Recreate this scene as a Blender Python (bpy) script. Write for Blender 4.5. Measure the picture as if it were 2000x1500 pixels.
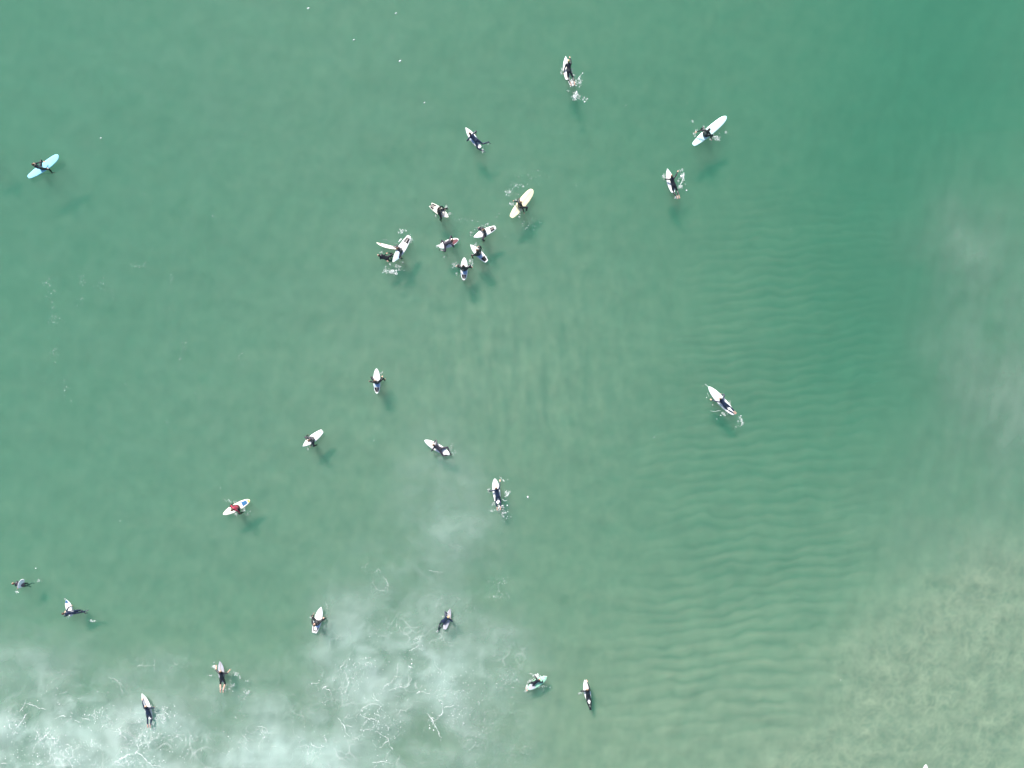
import bpy, bmesh, math, random
import numpy as np
from mathutils import Vector, Matrix, noise as mnoise

# ------------------------------------------------------------------ set-up
for o in list(bpy.data.objects):
    bpy.data.objects.remove(o, do_unlink=True)
scene = bpy.context.scene
COL = scene.collection
random.seed(7)
R = math.radians

PXM = 28.0            # photograph pixels per metre at the water line
H = 51.0              # drone height
SUN_EL = 42.0
SUN_DIR = Vector((-0.364, 0.931, 0.0)).normalized()      # horizontal direction towards the sun

# camera: a drone looking straight down
cam_d = bpy.data.cameras.new('drone_camera')
cam = bpy.data.objects.new('drone_camera', cam_d)
COL.objects.link(cam)
cam.location = (0, 0, H)
cam.rotation_euler = (0, 0, 0)
cam_d.sensor_width = 36.0
cam_d.lens = 18.0 / ((1000.0 / PXM) / H)
cam_d.clip_start = 0.5
cam_d.clip_end = 3000
scene.camera = cam

# sky
w = bpy.data.worlds.new('World')
scene.world = w
w.use_nodes = True
nt = w.node_tree
nt.nodes.clear()
sky = nt.nodes.new('ShaderNodeTexSky')
sky.sky_type = 'NISHITA'
sky.sun_disc = False
sky.sun_elevation = R(SUN_EL)
sky.sun_rotation = math.atan2(SUN_DIR.x, SUN_DIR.y)
bg = nt.nodes.new('ShaderNodeBackground')
bg.inputs['Strength'].default_value = 0.10
wo = nt.nodes.new('ShaderNodeOutputWorld')
nt.links.new(sky.outputs[0], bg.inputs[0])
nt.links.new(bg.outputs[0], wo.inputs[0])

# sun
sd = bpy.data.lights.new('sun', 'SUN')
sd.energy = 4.5
sd.angle = R(13.0)
sd.color = (1.0, 0.96, 0.90)
so = bpy.data.objects.new('sun', sd)
COL.objects.link(so)
sv = Vector((SUN_DIR.x * math.cos(R(SUN_EL)), SUN_DIR.y * math.cos(R(SUN_EL)), math.sin(R(SUN_EL))))
so.rotation_euler = sv.to_track_quat('Z', 'Y').to_euler()
so.location = sv * 80

scene.view_settings.view_transform = 'Standard'
scene.view_settings.look = 'None'
scene.view_settings.exposure = 0.93
scene.view_settings.gamma = 1.0
scene.view_settings.use_curve_mapping = False
scene.render.engine = 'CYCLES'
scene.cycles.use_adaptive_sampling = False
scene.cycles.use_denoising = True
w.cycles.sampling_method = 'NONE'
scene.cycles.max_bounces = 4
scene.cycles.volume_bounces = 1
scene.cycles.transparent_max_bounces = 16


def P(px, py, z=0.0):
    """photograph pixel at height z -> world point"""
    k = (H - z) / H / PXM
    return Vector(((px - 1000.0) * k, (750.0 - py) * k, z))


# ------------------------------------------------------------------ materials
def new_mat(name):
    m = bpy.data.materials.new(name)
    m.use_nodes = True
    t = m.node_tree
    t.nodes.clear()
    out = t.nodes.new('ShaderNodeOutputMaterial')
    return m, t, out


def simple(name, col, rough=0.5, var=0.08, scale=9.0, spec=0.5, bump=0.0):
    m, t, out = new_mat(name)
    b = t.nodes.new('ShaderNodeBsdfPrincipled')
    tc = t.nodes.new('ShaderNodeTexCoord')
    n = t.nodes.new('ShaderNodeTexNoise')
    n.inputs['Scale'].default_value = scale
    n.inputs['Detail'].default_value = 4
    t.links.new(tc.outputs['Object'], n.inputs['Vector'])
    mp = t.nodes.new('ShaderNodeMapRange')
    mp.inputs['From Min'].default_value = 0.3
    mp.inputs['From Max'].default_value = 0.7
    mp.inputs['To Min'].default_value = 1 - var
    mp.inputs['To Max'].default_value = 1 + var
    t.links.new(n.outputs['Fac'], mp.inputs['Value'])
    mx = t.nodes.new('ShaderNodeVectorMath')
    mx.operation = 'SCALE'
    mx.inputs[0].default_value = col
    t.links.new(mp.outputs[0], mx.inputs['Scale'])
    t.links.new(mx.outputs[0], b.inputs['Base Color'])
    b.inputs['Roughness'].default_value = rough
    b.inputs['Specular IOR Level'].default_value = spec
    if bump:
        bp = t.nodes.new('ShaderNodeBump')
        bp.inputs['Strength'].default_value = bump
        bp.inputs['Distance'].default_value = 0.01
        t.links.new(n.outputs['Fac'], bp.inputs['Height'])
        t.links.new(bp.outputs[0], b.inputs['Normal'])
    t.links.new(b.outputs[0], out.inputs['Surface'])
    return m


M = {
    'white': simple('board_white', (0.82, 0.82, 0.80), 0.25, 0.03, 3),
    'paleblue': simple('board_pale_blue', (0.30, 0.66, 0.78), 0.25, 0.05, 3),
    'aqua': simple('board_aqua', (0.56, 0.80, 0.78), 0.25, 0.04, 3),
    'cream': simple('board_cream', (0.74, 0.70, 0.44), 0.3, 0.06, 3),
    'warmwhite': simple('board_warm_white', (0.84, 0.78, 0.66), 0.25, 0.04, 3),
    'grey': simple('board_grey', (0.42, 0.42, 0.46), 0.35, 0.08, 4),
    'green': simple('board_green', (0.30, 0.62, 0.42), 0.3, 0.08, 4),
    'maroon': simple('deck_maroon', (0.16, 0.055, 0.065), 0.5, 0.15, 6),
    'blue': simple('deck_blue', (0.045, 0.15, 0.30), 0.35, 0.12, 8),
    'lilac': simple('deck_lilac', (0.36, 0.50, 0.68), 0.4, 0.08, 5),
    'red': simple('print_red', (0.50, 0.06, 0.06), 0.4, 0.1, 8),
    'yellow': simple('tip_yellow', (0.78, 0.62, 0.12), 0.35, 0.08, 8),
    'pad': simple('traction_pad_black', (0.018, 0.017, 0.02), 0.8, 0.2, 40, 0.3, 0.4),
    'padgrey': simple('traction_pad_grey', (0.12, 0.11, 0.11), 0.8, 0.2, 40, 0.3, 0.4),
    'stringer': simple('stringer_wood', (0.35, 0.22, 0.12), 0.4, 0.1, 8),
    'fin': simple('fin_resin', (0.05, 0.05, 0.06), 0.3, 0.1, 8),
    'leash': simple('leash_rubber', (0.02, 0.02, 0.02), 0.5, 0.1, 8),
    'suit': simple('wetsuit_black', (0.010, 0.011, 0.015), 0.38, 0.3, 14, 0.5, 0.08),
    'navy': simple('wetsuit_navy', (0.012, 0.020, 0.045), 0.38, 0.3, 14, 0.5, 0.08),
    'plum': simple('wetsuit_charcoal', (0.040, 0.034, 0.046), 0.42, 0.3, 14, 0.5, 0.08),
    'redtop': simple('rash_vest_red', (0.30, 0.020, 0.050), 0.5, 0.15, 14, 0.5, 0.08),
    'skin': simple('skin', (0.58, 0.36, 0.27), 0.45, 0.08, 20),
    'skin2': simple('skin_tan', (0.44, 0.25, 0.17), 0.45, 0.08, 20),
    'eye': simple('eye_dark', (0.03, 0.02, 0.02), 0.2, 0.05, 20),
    'lip': simple('lip', (0.45, 0.18, 0.15), 0.4, 0.05, 20),
    'hairdark': simple('hair_dark', (0.028, 0.018, 0.014), 0.5, 0.4, 60, 0.4, 0.6),
    'hairbrown': simple('hair_brown', (0.085, 0.045, 0.026), 0.5, 0.4, 60, 0.4, 0.6),
    'hairblond': simple('hair_blond', (0.46, 0.33, 0.16), 0.5, 0.3, 60, 0.4, 0.6),
    'hood': simple('neoprene_hood', (0.014, 0.014, 0.018), 0.45, 0.2, 20),
}


def foam_mat(name, alpha):
    m, t, out = new_mat(name)
    b = t.nodes.new('ShaderNodeBsdfPrincipled')
    b.inputs['Base Color'].default_value = (0.86, 0.87, 0.86, 1)
    b.inputs['Roughness'].default_value = 0.7
    tr = t.nodes.new('ShaderNodeBsdfTransparent')
    mix = t.nodes.new('ShaderNodeMixShader')
    tc = t.nodes.new('ShaderNodeTexCoord')
    n = t.nodes.new('ShaderNodeTexNoise')
    n.inputs['Scale'].default_value = 7
    n.inputs['Detail'].default_value = 6
    n.inputs['Roughness'].default_value = 0.7
    t.links.new(tc.outputs['Object'], n.inputs['Vector'])
    mp = t.nodes.new('ShaderNodeMapRange')
    mp.inputs['From Min'].default_value = 0.35
    mp.inputs['From Max'].default_value = 0.62
    mp.inputs['To Min'].default_value = alpha * 0.35
    mp.inputs['To Max'].default_value = alpha
    t.links.new(n.outputs['Fac'], mp.inputs['Value'])
    t.links.new(mp.outputs[0], mix.inputs[0])
    t.links.new(tr.outputs[0], mix.inputs[1])
    t.links.new(b.outputs[0], mix.inputs[2])
    t.links.new(mix.outputs[0], out.inputs['Surface'])
    return m


M['foam'] = foam_mat('foam_bubbles', 0.90)
M['foamthin'] = foam_mat('foam_film', 0.62)
M['foamfaint'] = foam_mat('foam_film_faint', 0.16)


# ------------------------------------------------------------------ object helpers
def mesh_obj(name, verts, faces, mats, parent=None, smooth=True, midx=None):
    me = bpy.data.meshes.new(name)
    me.from_pydata([tuple(v) for v in verts], [], faces)
    if not isinstance(mats, (list, tuple)):
        mats = [mats]
    for m in mats:
        me.materials.append(m)
    if smooth:
        me.polygons.foreach_set('use_smooth', [True] * len(me.polygons))
    if midx is not None:
        me.polygons.foreach_set('material_index', midx)
    me.update()
    o = bpy.data.objects.new(name, me)
    COL.objects.link(o)
    if parent:
        o.parent = parent
    return o


def tag(o, label=None, cat=None, group=None, kind=None):
    if label:
        o['label'] = label
    if cat:
        o['category'] = cat
    if group:
        o['group'] = group
    if kind:
        o['kind'] = kind
    return o


def smooth01(a, b, x):
    t = np.clip((x - a) / (b - a), 0, 1)
    return t * t * (3 - 2 * t)


_rng = np.random.RandomState(11)


def wavy(px, py, wl, n=14, seed=0):
    """band-limited smooth random field, about -1..1, wavelength wl pixels"""
    r = np.random.RandomState(seed)
    f = np.zeros_like(px)
    for i in range(n):
        a = r.uniform(0, 2 * math.pi)
        k = 2 * math.pi / (wl * r.uniform(0.7, 1.5))
        f += np.sin(px * k * math.cos(a) + py * k * math.sin(a) + r.uniform(0, 6.28))
    return f / math.sqrt(n) * 0.8


def perlin(x, y, seed=0):
    """gradient noise, about -0.7..0.7"""
    r = np.random.RandomState(seed)
    perm = np.tile(r.permutation(256), 2)
    ang = r.uniform(0, 2 * math.pi, 256)
    gx, gy = np.cos(ang), np.sin(ang)
    xi, yi = np.floor(x).astype(int), np.floor(y).astype(int)
    xf, yf = x - xi, y - yi
    u = xf ** 3 * (xf * (xf * 6 - 15) + 10)
    v = yf ** 3 * (yf * (yf * 6 - 15) + 10)

    def g(ix, iy, dx, dy):
        k = perm[perm[ix & 255] + (iy & 255)]
        return gx[k] * dx + gy[k] * dy
    a = g(xi, yi, xf, yf)
    b = g(xi + 1, yi, xf - 1, yf)
    c = g(xi, yi + 1, xf, yf - 1)
    d = g(xi + 1, yi + 1, xf - 1, yf - 1)
    return (a + u * (b - a)) + v * ((c + u * (d - c)) - (a + u * (b - a)))


def fbm(x, y, wl, octaves=4, seed=0, rough=0.55):
    f = np.zeros_like(x)
    amp, tot = 1.0, 0.0
    for o in range(octaves):
        f += amp * perlin(x / wl, y / wl, seed + o * 17)
        tot += amp
        amp *= rough
        wl *= 0.5
    return f / tot * 1.6


def ridge(x, y, wl, seed=0, warp=0.35):
    """network of thin lines, 0..1"""
    wx = x + warp * wl * 2 * perlin(x / wl / 1.3, y / wl / 1.3, seed + 5)
    wy = y + warp * wl * 2 * perlin(x / wl / 1.3, y / wl / 1.3, seed + 6)
    return np.clip(1 - np.abs(perlin(wx / wl, wy / wl, seed)) / 0.22, 0, 1)


# ------------------------------------------------------------------ sea floor
def axis(lo, hi, step, far, n):
    mid = np.arange(lo, hi + 1e-6, step)
    g = np.linspace(0, 1, n + 1)[1:] ** 2
    left = (lo - (far + lo) * g)[::-1]
    right = hi + (far - hi) * g
    return np.concatenate([left, mid, right])


def depth_field(X, Y):
    px = np.clip(X * PXM + 1000, -900, 2900)
    py = np.clip(750 - Y * PXM, -900, 2400)
    d = 1.85 - 0.35 * smooth01(300, 1000, py) - 0.65 * smooth01(950, 1500, py)
    d += 0.25 * np.exp(-((px - 1400) / 300) ** 2 - ((py - 200) / 260) ** 2)
    # deep green channel down the right-hand side
    xc = 1790 - 0.10 * (py - 300)
    d += 0.95 * np.exp(-((px - np.maximum(xc, 1500)) / 210.0) ** 2) * (1 - smooth01(650, 1080, py))
    d += 0.5 * smooth01(1700, 2000, px) * (1 - smooth01(150, 420, py))
    # pale shelf in the middle
    d -= 0.26 * np.exp(-((px - 980) / 330.0) ** 2 - ((py - 640) / 300.0) ** 2)
    # rippled bank
    d += 0.30 * np.exp(-((px - 1470) / 260.0) ** 2 - ((py - 880) / 420.0) ** 2)
    d += 0.35 * (1 - smooth01(150, 700, px)) * (1 - smooth01(900, 1300, py))
    d += 0.25 * smooth01(1000, 1250, py) * (1 - smooth01(600, 1500, px))
    # sand bar in the lower right corner
    edge = (px - 1500) * 0.80 + (py - 1480) * 0.62 + 26 * wavy(px, py, 190, seed=3)
    bar = smooth01(-80, 130, edge) * smooth01(1000, 1180, py + 0.12 * (px - 1700))
    d = d * (1 - bar) + 0.68 * bar
    d += 0.020 * wavy(px, py, 520, seed=4) + 0.008 * wavy(px, py, 170, seed=5)
    # ripples on the bank
    xm = 1610 - 0.21 * (py - 450) + 30 * wavy(py * 0 + 300, py, 260, seed=6)
    hw = 205 + 30 * wavy(px * 0 + 900, py, 200, seed=8) + 0.03 * (py - 450)
    mask = np.exp(-(np.abs(px - xm) / np.maximum(hw, 120)) ** 4) * smooth01(260, 520, py) * (1 - smooth01(1330, 1540, py))
    mask = mask * (1 - bar)
    yw = py + 0.10 * (px - 1500) + 8 * wavy(px, py, 300, seed=9) + 4.5 * wavy(px, py, 95, seed=10) + 2.6 * wavy(px, py, 46, seed=11)
    lam = 19.0 + 7.5 * (np.clip(yw, 300, 1700) - 400) / 1000.0
    ph = 2 * math.pi * (1000 / 7.5) * np.log(lam / 19.0)
    amp = np.clip(0.95 + 0.28 * wavy(px, py, 130, seed=12), 0.3, 1.6) * (1.15 - 0.10 * smooth01(500, 1000, py))
    rip = np.sin(ph) + 0.28 * np.sin(2 * ph + 0.9)
    d -= mask * amp * 0.0015 * lam * rip
    # faint upright streaks in the middle: wave light shaped into the floor
    m2 = np.exp(-((px - 1020) / 220) ** 2 - ((py - 720) / 190) ** 2)
    ph2 = 2 * math.pi * (px - 0.12 * (py - 700) + 16 * wavy(px, py, 160, seed=14) + 6 * wavy(px, py, 60, seed=15)) / 40.0
    d -= m2 * 0.030 * np.sin(ph2)
    # caustic light network on the bar, shaped as low ridges
    caustic_net = np.maximum(ridge(px, py, 20, 41, 0.22) ** 1.6, 0.8 * ridge(px, py, 13, 47, 0.22) ** 1.6)
    d -= bar * 0.022 * caustic_net
    # hummocks everywhere else
    d -= 0.013 * wavy(px, py, 46, n=26, seed=16) * (1 - mask)
    d -= 0.007 * wavy(px, py, 24, n=30, seed=17)
    # sand colour: duller in the hollows' coarse sand, paler on ripple crests and painted caustic lines
    tone = 0.5 + 0.06 * fbm(px, py, 110, 2, 51) + 0.45 * fbm(px, py, 34, 3, 57, 0.7) * (1 - 0.5 * mask)
    tone += mask * amp * 0.12 * rip + mask * 0.30 * fbm(px, py, 60, 2, 77)
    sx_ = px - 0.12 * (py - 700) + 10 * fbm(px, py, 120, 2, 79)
    tone += (1 - bar) * m2 * (0.60 * perlin(sx_ / 21, py / 95, 63) + 0.35 * perlin(sx_ / 12, py / 40, 67))  # wave-light streaks painted into the sand tone
    tone += bar * 0.14 * fbm(px, py, 14, 2, 83) + bar * (0.60 * caustic_net * (0.6 + 0.8 * perlin(px / 40, py / 40, 61)) - 0.16)  # caustic light lines painted into the bar's tone
    return np.maximum(d, 0.3), np.clip(tone, 0, 1)


def grid_mesh(name, xs, ys, Z, mat, attr=None):
    nx, ny = len(xs), len(ys)
    X, Y = np.meshgrid(xs, ys)
    co = np.stack([X, Y, Z], -1).reshape(-1, 3)
    i = np.arange((ny - 1) * (nx - 1))
    r_, c_ = i // (nx - 1), i % (nx - 1)
    a = r_ * nx + c_
    f = np.stack([a, a + 1, a + nx + 1, a + nx], -1).astype(np.int32)
    me = bpy.data.meshes.new(name)
    me.vertices.add(len(co))
    me.vertices.foreach_set('co', co.ravel().astype(np.float32))
    me.loops.add(f.size)
    me.loops.foreach_set('vertex_index', f.ravel())
    me.polygons.add(len(f))
    me.polygons.foreach_set('loop_start', (np.arange(len(f)) * 4).astype(np.int32))
    me.polygons.foreach_set('loop_total', np.full(len(f), 4, np.int32))
    me.polygons.foreach_set('use_smooth', np.ones(len(f), bool))
    me.update(calc_edges=True)
    if attr is not None:
        at = me.attributes.new('tone', 'FLOAT', 'POINT')
        at.data.foreach_set('value', attr.ravel().astype(np.float32))
    me.materials.append(mat)
    o = bpy.data.objects.new(name, me)
    COL.objects.link(o)
    return o


def sand_material():
    m, t, out = new_mat('sea_floor_sand')
    b = t.nodes.new('ShaderNodeBsdfDiffuse')
    b.inputs['Roughness'].default_value = 0.3
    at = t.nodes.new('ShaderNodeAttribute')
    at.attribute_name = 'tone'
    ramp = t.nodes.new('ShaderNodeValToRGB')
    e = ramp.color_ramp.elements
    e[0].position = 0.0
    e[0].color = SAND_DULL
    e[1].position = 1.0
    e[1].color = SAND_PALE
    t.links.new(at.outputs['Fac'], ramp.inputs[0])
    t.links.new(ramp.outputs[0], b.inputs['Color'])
    t.links.new(b.outputs[0], out.inputs['Surface'])
    return m


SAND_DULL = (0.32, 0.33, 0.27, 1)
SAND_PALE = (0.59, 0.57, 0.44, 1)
xs = axis(-40, 40, 0.11, 700, 22)
ys = axis(-31, 31, 0.11, 700, 22)
X, Y = np.meshgrid(xs, ys)
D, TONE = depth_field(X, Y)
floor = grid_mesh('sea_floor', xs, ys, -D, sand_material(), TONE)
tag(floor, kind='structure')


# ------------------------------------------------------------------ the water body
def water_material():
    m, t, out = new_mat('sea_water')
    # surface: clear film with a weak mirror of the sky
    tr = t.nodes.new('ShaderNodeBsdfTransparent')
    gl = t.nodes.new('ShaderNodeBsdfGlossy')
    gl.inputs['Roughness'].default_value = 0.12
    fr = t.nodes.new('ShaderNodeFresnel')
    fr.inputs['IOR'].default_value = 1.33
    mx = t.nodes.new('ShaderNodeMixShader')
    t.links.new(fr.outputs[0], mx.inputs[0])
    t.links.new(tr.outputs[0], mx.inputs[1])
    t.links.new(gl.outputs[0], mx.inputs[2])
    t.links.new(mx.outputs[0], out.inputs['Surface'])
    # body: even green sea water
    sc = t.nodes.new('ShaderNodeVolumeScatter')
    sc.inputs['Color'].default_value = (0.25, 1.0, 0.66, 1)
    sc.inputs['Density'].default_value = 0.40
    ab = t.nodes.new('ShaderNodeVolumeAbsorption')
    ab.inputs['Color'].default_value = (0.0, 0.94, 0.52, 1)
    ab.inputs['Density'].default_value = 0.28
    a1 = t.nodes.new('ShaderNodeAddShader')
    t.links.new(sc.outputs[0], a1.inputs[0])
    t.links.new(ab.outputs[0], a1.inputs[1])
    t.links.new(a1.outputs[0], out.inputs['Volume'])
    return m


def build_water():
    xs = axis(-40, 40, 0.22, 690, 14)
    ys = axis(-31, 31, 0.22, 690, 14)
    X, Y = np.meshgrid(xs, ys)
    px, py = X * PXM, Y * PXM
    Z = 0.0035 * wavy(px, py, 300, seed=21) + 0.0048 * wavy(px * 1.3 + 0.4 * py, py * 0.75, 80, n=24, seed=22) + 0.0044 * wavy(px * 1.4 + 0.4 * py, py * 0.7, 34, n=30, seed=23)
    near = np.exp(-(np.maximum(np.abs(X) - 42, 0) / 20) ** 2 - (np.maximum(np.abs(Y) - 32, 0) / 20) ** 2)
    Z = Z * near - 0.02
    nx, ny = len(xs), len(ys)
    top = np.stack([X, Y, Z], -1).reshape(-1, 3)
    verts = [tuple(v) for v in top]
    faces = []
    for r in range(ny - 1):
        for c in range(nx - 1):
            a = r * nx + c
            faces.append((a, a + 1, a + nx + 1, a + nx))
    rim = [c for c in range(nx)] + [r * nx + nx - 1 for r in range(1, ny)] + \
          [(ny - 1) * nx + c for c in range(nx - 2, -1, -1)] + [r * nx for r in range(ny - 2, 0, -1)]
    base = len(verts)
    for i in rim:
        v = verts[i]
        verts.append((v[0], v[1], -6.0))
    k = len(rim)
    for i in range(k):
        j = (i + 1) % k
        faces.append((rim[j], rim[i], base + i, base + j))
    faces.append(tuple(base + i for i in range(k - 1, -1, -1)))
    o = mesh_obj('sea_water', verts, faces, water_material())
    tag(o, kind='structure')
    return o


build_water()


def film_material(name, col):
    m, t, out = new_mat(name)
    at = t.nodes.new('ShaderNodeAttribute')
    at.attribute_name = 'tone'
    df = t.nodes.new('ShaderNodeBsdfDiffuse')
    df.inputs['Color'].default_value = (*col, 1)
    tr = t.nodes.new('ShaderNodeBsdfTransparent')
    mx = t.nodes.new('ShaderNodeMixShader')
    t.links.new(at.outputs['Fac'], mx.inputs[0])
    t.links.new(tr.outputs[0], mx.inputs[1])
    t.links.new(df.outputs[0], mx.inputs[2])
    t.links.new(mx.outputs[0], out.inputs['Surface'])
    return m


def film(name, label, box, z, col, layers, seed, step=0.22):
    """fine bubbles or stirred sand hanging in the water: thickness varies from place to place"""
    p0, p1 = P(box[0], box[3]), P(box[2], box[1])
    xs = np.arange(p0.x, p1.x, step)
    ys = np.arange(p0.y, p1.y, step)
    X, Y = np.meshgrid(xs, ys)
    px, py = X * PXM + 1000, 750 - Y * PXM
    Z = z + 0.05 * wavy(px, py, 150, seed=seed)
    qx = px + 45 * fbm(px, py, 160, 2, seed + 1)
    qy = py + 45 * fbm(px, py, 160, 2, seed + 2)
    clear = np.ones_like(px)
    for blobs, pattern in layers:
        a = np.zeros_like(px)
        for cx, cy, rx, ry, amp in blobs:
            a += amp * np.exp(-((qx - cx) / rx) ** 2 - ((qy - cy) / ry) ** 2)
        clear *= 1 - np.clip(a * pattern(px, py), 0, 0.92)
    o = grid_mesh(name, xs, ys, Z, film_material(name, col), 1 - clear)
    tag(o, label, 'bubbles', kind='stuff')


WHITE = (0.78, 0.87, 0.82)
CLOUDS = [(120, 1520, 300, 130, 0.95), (30, 1400, 110, 110, 0.45), (230, 1420, 150, 70, 0.45),
          (480, 1500, 190, 90, 0.60), (590, 1430, 130, 70, 0.30), (770, 1330, 145, 115, 0.78), (690, 1230, 80, 110, 0.26),
          (880, 1390, 70, 100, 0.45), (950, 1290, 100, 60, 0.28), (720, 1490, 230, 60, 0.50),
          (870, 1060, 100, 120, 0.26), (800, 1190, 110, 90, 0.30), (860, 900, 60, 110, 0.13), (900, 1000, 70, 80, 0.08), (60, 1290, 120, 60, 0.22),
          (330, 1300, 70, 40, 0.22), (1000, 1390, 60, 110, 0.18), (560, 1330, 90, 60, 0.14), (845, 1445, 60, 45, -0.55), (820, 1145, 55, 35, -0.20), (640, 1390, 45, 45, -0.20)]
VEIL = [(150, 450, 620, 560, 0.052), (900, 650, 420, 480, 0.046), (300, 1050, 520, 380, 0.036), (500, 50, 600, 250, 0.036)]
film('bubble_cloud', 'milky veil of fine bubbles under the surface, thickest along the bottom', (-400, -300, 1560, 1700), -0.25, WHITE, [
    (VEIL, lambda x, y: 0.8 + 0.35 * fbm(x, y, 90, 4, 121, 0.65)),
    (CLOUDS, lambda x, y: np.clip(0.57 + 0.72 * fbm(x + 30 * fbm(x, y, 80, 2, 73), y, 120, 4, 71, 0.6), 0.05, 1.4)),
    (CLOUDS, lambda x, y: np.clip(0.05 + 1.1 * fbm(x + 40 * fbm(x, y, 60, 2, 90), y, 50, 5, 181, 0.65), 0, 0.6))], 31, 0.17)
film('foam_web', 'fine connected web of foam threads over the milky water', (-80, 1040, 1120, 1600), -0.03, (0.84, 0.87, 0.83),
     [([(a, b, c * 0.9, d * 0.9, e) for a, b, c, d, e in CLOUDS],
       lambda x, y: 0.75 * np.clip(0.10 + 1.3 * fbm(x, y, 70, 3, 101), 0, 1) * np.maximum(ridge(x, y, 34, 103, 0.25) ** 10, 0.8 * ridge(x, y, 19, 107, 0.25) ** 9))], 37, 0.07)
film('sand_cloud', 'grey veil of stirred sand in the deep water at right', (1560, 250, 2250, 1560), -0.45, (0.47, 0.53, 0.46),
     [([(1940, 580, 130, 200, 0.34), (2000, 790, 140, 120, 0.42), (1900, 1020, 190, 140, 0.24), (1850, 460, 70, 60, 0.24)],
     lambda x, y: 0.8 + 0.75 * fbm(x + 0.25 * y, y * 0.45, 80, 5, 95, 0.65))], 33)


# ------------------------------------------------------------------ foam
class Foam:
    def __init__(self):
        self.v, self.f, self.m = [], [], []

    def fleck(self, x, y, z, rx, ry, h, rot, mat=0):
        """a low irregular clot of bubbles"""
        b = len(self.v)
        n = 7
        for k in range(n):
            a = 2 * math.pi * k / n
            r = random.uniform(0.7, 1.25)
            ex, ey = rx * r * math.cos(a), ry * r * math.sin(a)
            self.v.append((x + ex * math.cos(rot) - ey * math.sin(rot), y + ex * math.sin(rot) + ey * math.cos(rot), z))
        self.v.append((x, y, z + h))
        self.v.append((x, y, z - h * 0.6))
        for k in range(n):
            j = (k + 1) % n
            self.f.append((b + k, b + j, b + n))
            self.f.append((b + j, b + k, b + n + 1))
            self.m += [mat, mat]

    def ribbon(self, pts, w, z=0.012, breakup=0.34, jit=0.07, branch=True):
        """a foam streak through pixel points, width w metres"""
        P3 = [P(*p) for p in pts]
        sub = []
        for i in range(len(P3) - 1):
            p0 = P3[max(i - 1, 0)]; p1 = P3[i]; p2 = P3[i + 1]; p3 = P3[min(i + 2, len(P3) - 1)]
            L = (p2 - p1).length
            n = max(2, int(L / 0.13))
            for k in range(n):
                s = k / n
                q = 0.5 * ((2 * p1) + (p2 - p0) * s + (2 * p0 - 5 * p1 + 4 * p2 - p3) * s * s + (3 * p1 - p0 - 3 * p2 + p3) * s ** 3)
                sub.append(q)
        sub.append(P3[-1])
        ph = random.uniform(0, 50)
        prev = None
        kids = []
        for i, q in enumerate(sub):
            d = (sub[min(i + 1, len(sub) - 1)] - sub[max(i - 1, 0)])
            if d.length < 1e-6:
                continue
            d.normalize()
            nrm = Vector((-d.y, d.x, 0))
            nz = mnoise.noise(Vector((q.x * 1.7, q.y * 1.7, ph)))
            nz2 = mnoise.noise(Vector((q.x * 5.5, q.y * 5.5, ph + 9)))
            q = q + nrm * (nz * jit * 1.6 + nz2 * 0.07 + random.gauss(0, 0.008))
            tp = min(1, 0.25 + 3 * min(i, len(sub) - 1 - i) / max(len(sub), 1))
            ww = w * tp * (0.35 + 0.9 * max(nz2, -0.1) + 0.45 * max(nz, -0.4)) * 0.40
            if nz2 < -breakup * 1.9 or ww < w * 0.04:
                prev = None
                continue
            b = len(self.v)
            self.v += [tuple(q + nrm * ww * 0.5 * random.uniform(0.7, 1.2) + Vector((0, 0, z))),
                       tuple(q + Vector((0, 0, z + 0.012))),
                       tuple(q - nrm * ww * 0.5 * random.uniform(0.7, 1.2) + Vector((0, 0, z)))]
            if prev is not None:
                self.f.append((prev, prev + 1, b + 1, b))
                self.f.append((prev + 1, prev + 2, b + 2, b + 1))
                self.m += [0, 0]
            prev = b
            if branch and random.random() < 0.055:
                a0 = math.atan2(d.y, d.x) + random.choice((-1, 1)) * random.uniform(0.5, 1.3)
                bx, by = q.x * PXM + 1000, 750 - q.y * PXM
                bp = [(bx, by)]
                for _ in range(random.randint(2, 4)):
                    a0 += random.gauss(0, 0.5)
                    st = random.uniform(4, 9)
                    bx += st * math.cos(a0)
                    by -= st * math.sin(a0)
                    bp.append((bx, by))
                kids.append(bp)
            if random.random() < 0.40:
                o = nrm * random.gauss(0, w * 1.6)
                r = random.uniform(0.08, 0.30) * w + 0.008
                self.fleck(q.x + o.x, q.y + o.y, z, r, r * random.uniform(0.6, 1), 0.01, random.uniform(0, 3))
        for bp in kids:
            self.ribbon(bp, w * 0.6, z, breakup, jit, False)

    def spray(self, cx, cy, rx, ry, n, ang=0.0, rmin=0.010, rmax=0.032, z=0.012):
        """drops and clots in an elliptical patch given in pixels (ang in image degrees)"""
        ca, sa = math.cos(R(ang)), math.sin(R(ang))
        for _ in range(n):
            u, v = random.gauss(0, 0.5), random.gauss(0, 0.5)
            ex, ey = u * rx, v * ry
            c = P(cx + ex * ca - ey * sa, cy + ex * sa + ey * ca)
            r = rmin + (rmax - rmin) * random.random() ** 2.5
            self.fleck(c.x, c.y, z + random.uniform(0, 0.02), r, r * random.uniform(0.5, 1), r * 0.5, random.uniform(0, 3))

    def haze(self, cx, cy, rx, ry, n, ang=0.0):
        """soft aerated water under a splash"""
        ca, sa = math.cos(R(ang)), math.sin(R(ang))
        for _ in range(n):
            ex, ey = random.gauss(0, 0.45) * rx, random.gauss(0, 0.45) * ry
            c = P(cx + ex * ca - ey * sa, cy + ex * sa + ey * ca)
            r = random.uniform(0.05, 0.13)
            self.fleck(c.x, c.y, 0.006 + random.uniform(0, 0.004), r, r * random.uniform(0.5, 1), 0.003, random.uniform(0, 3), 1)

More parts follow.
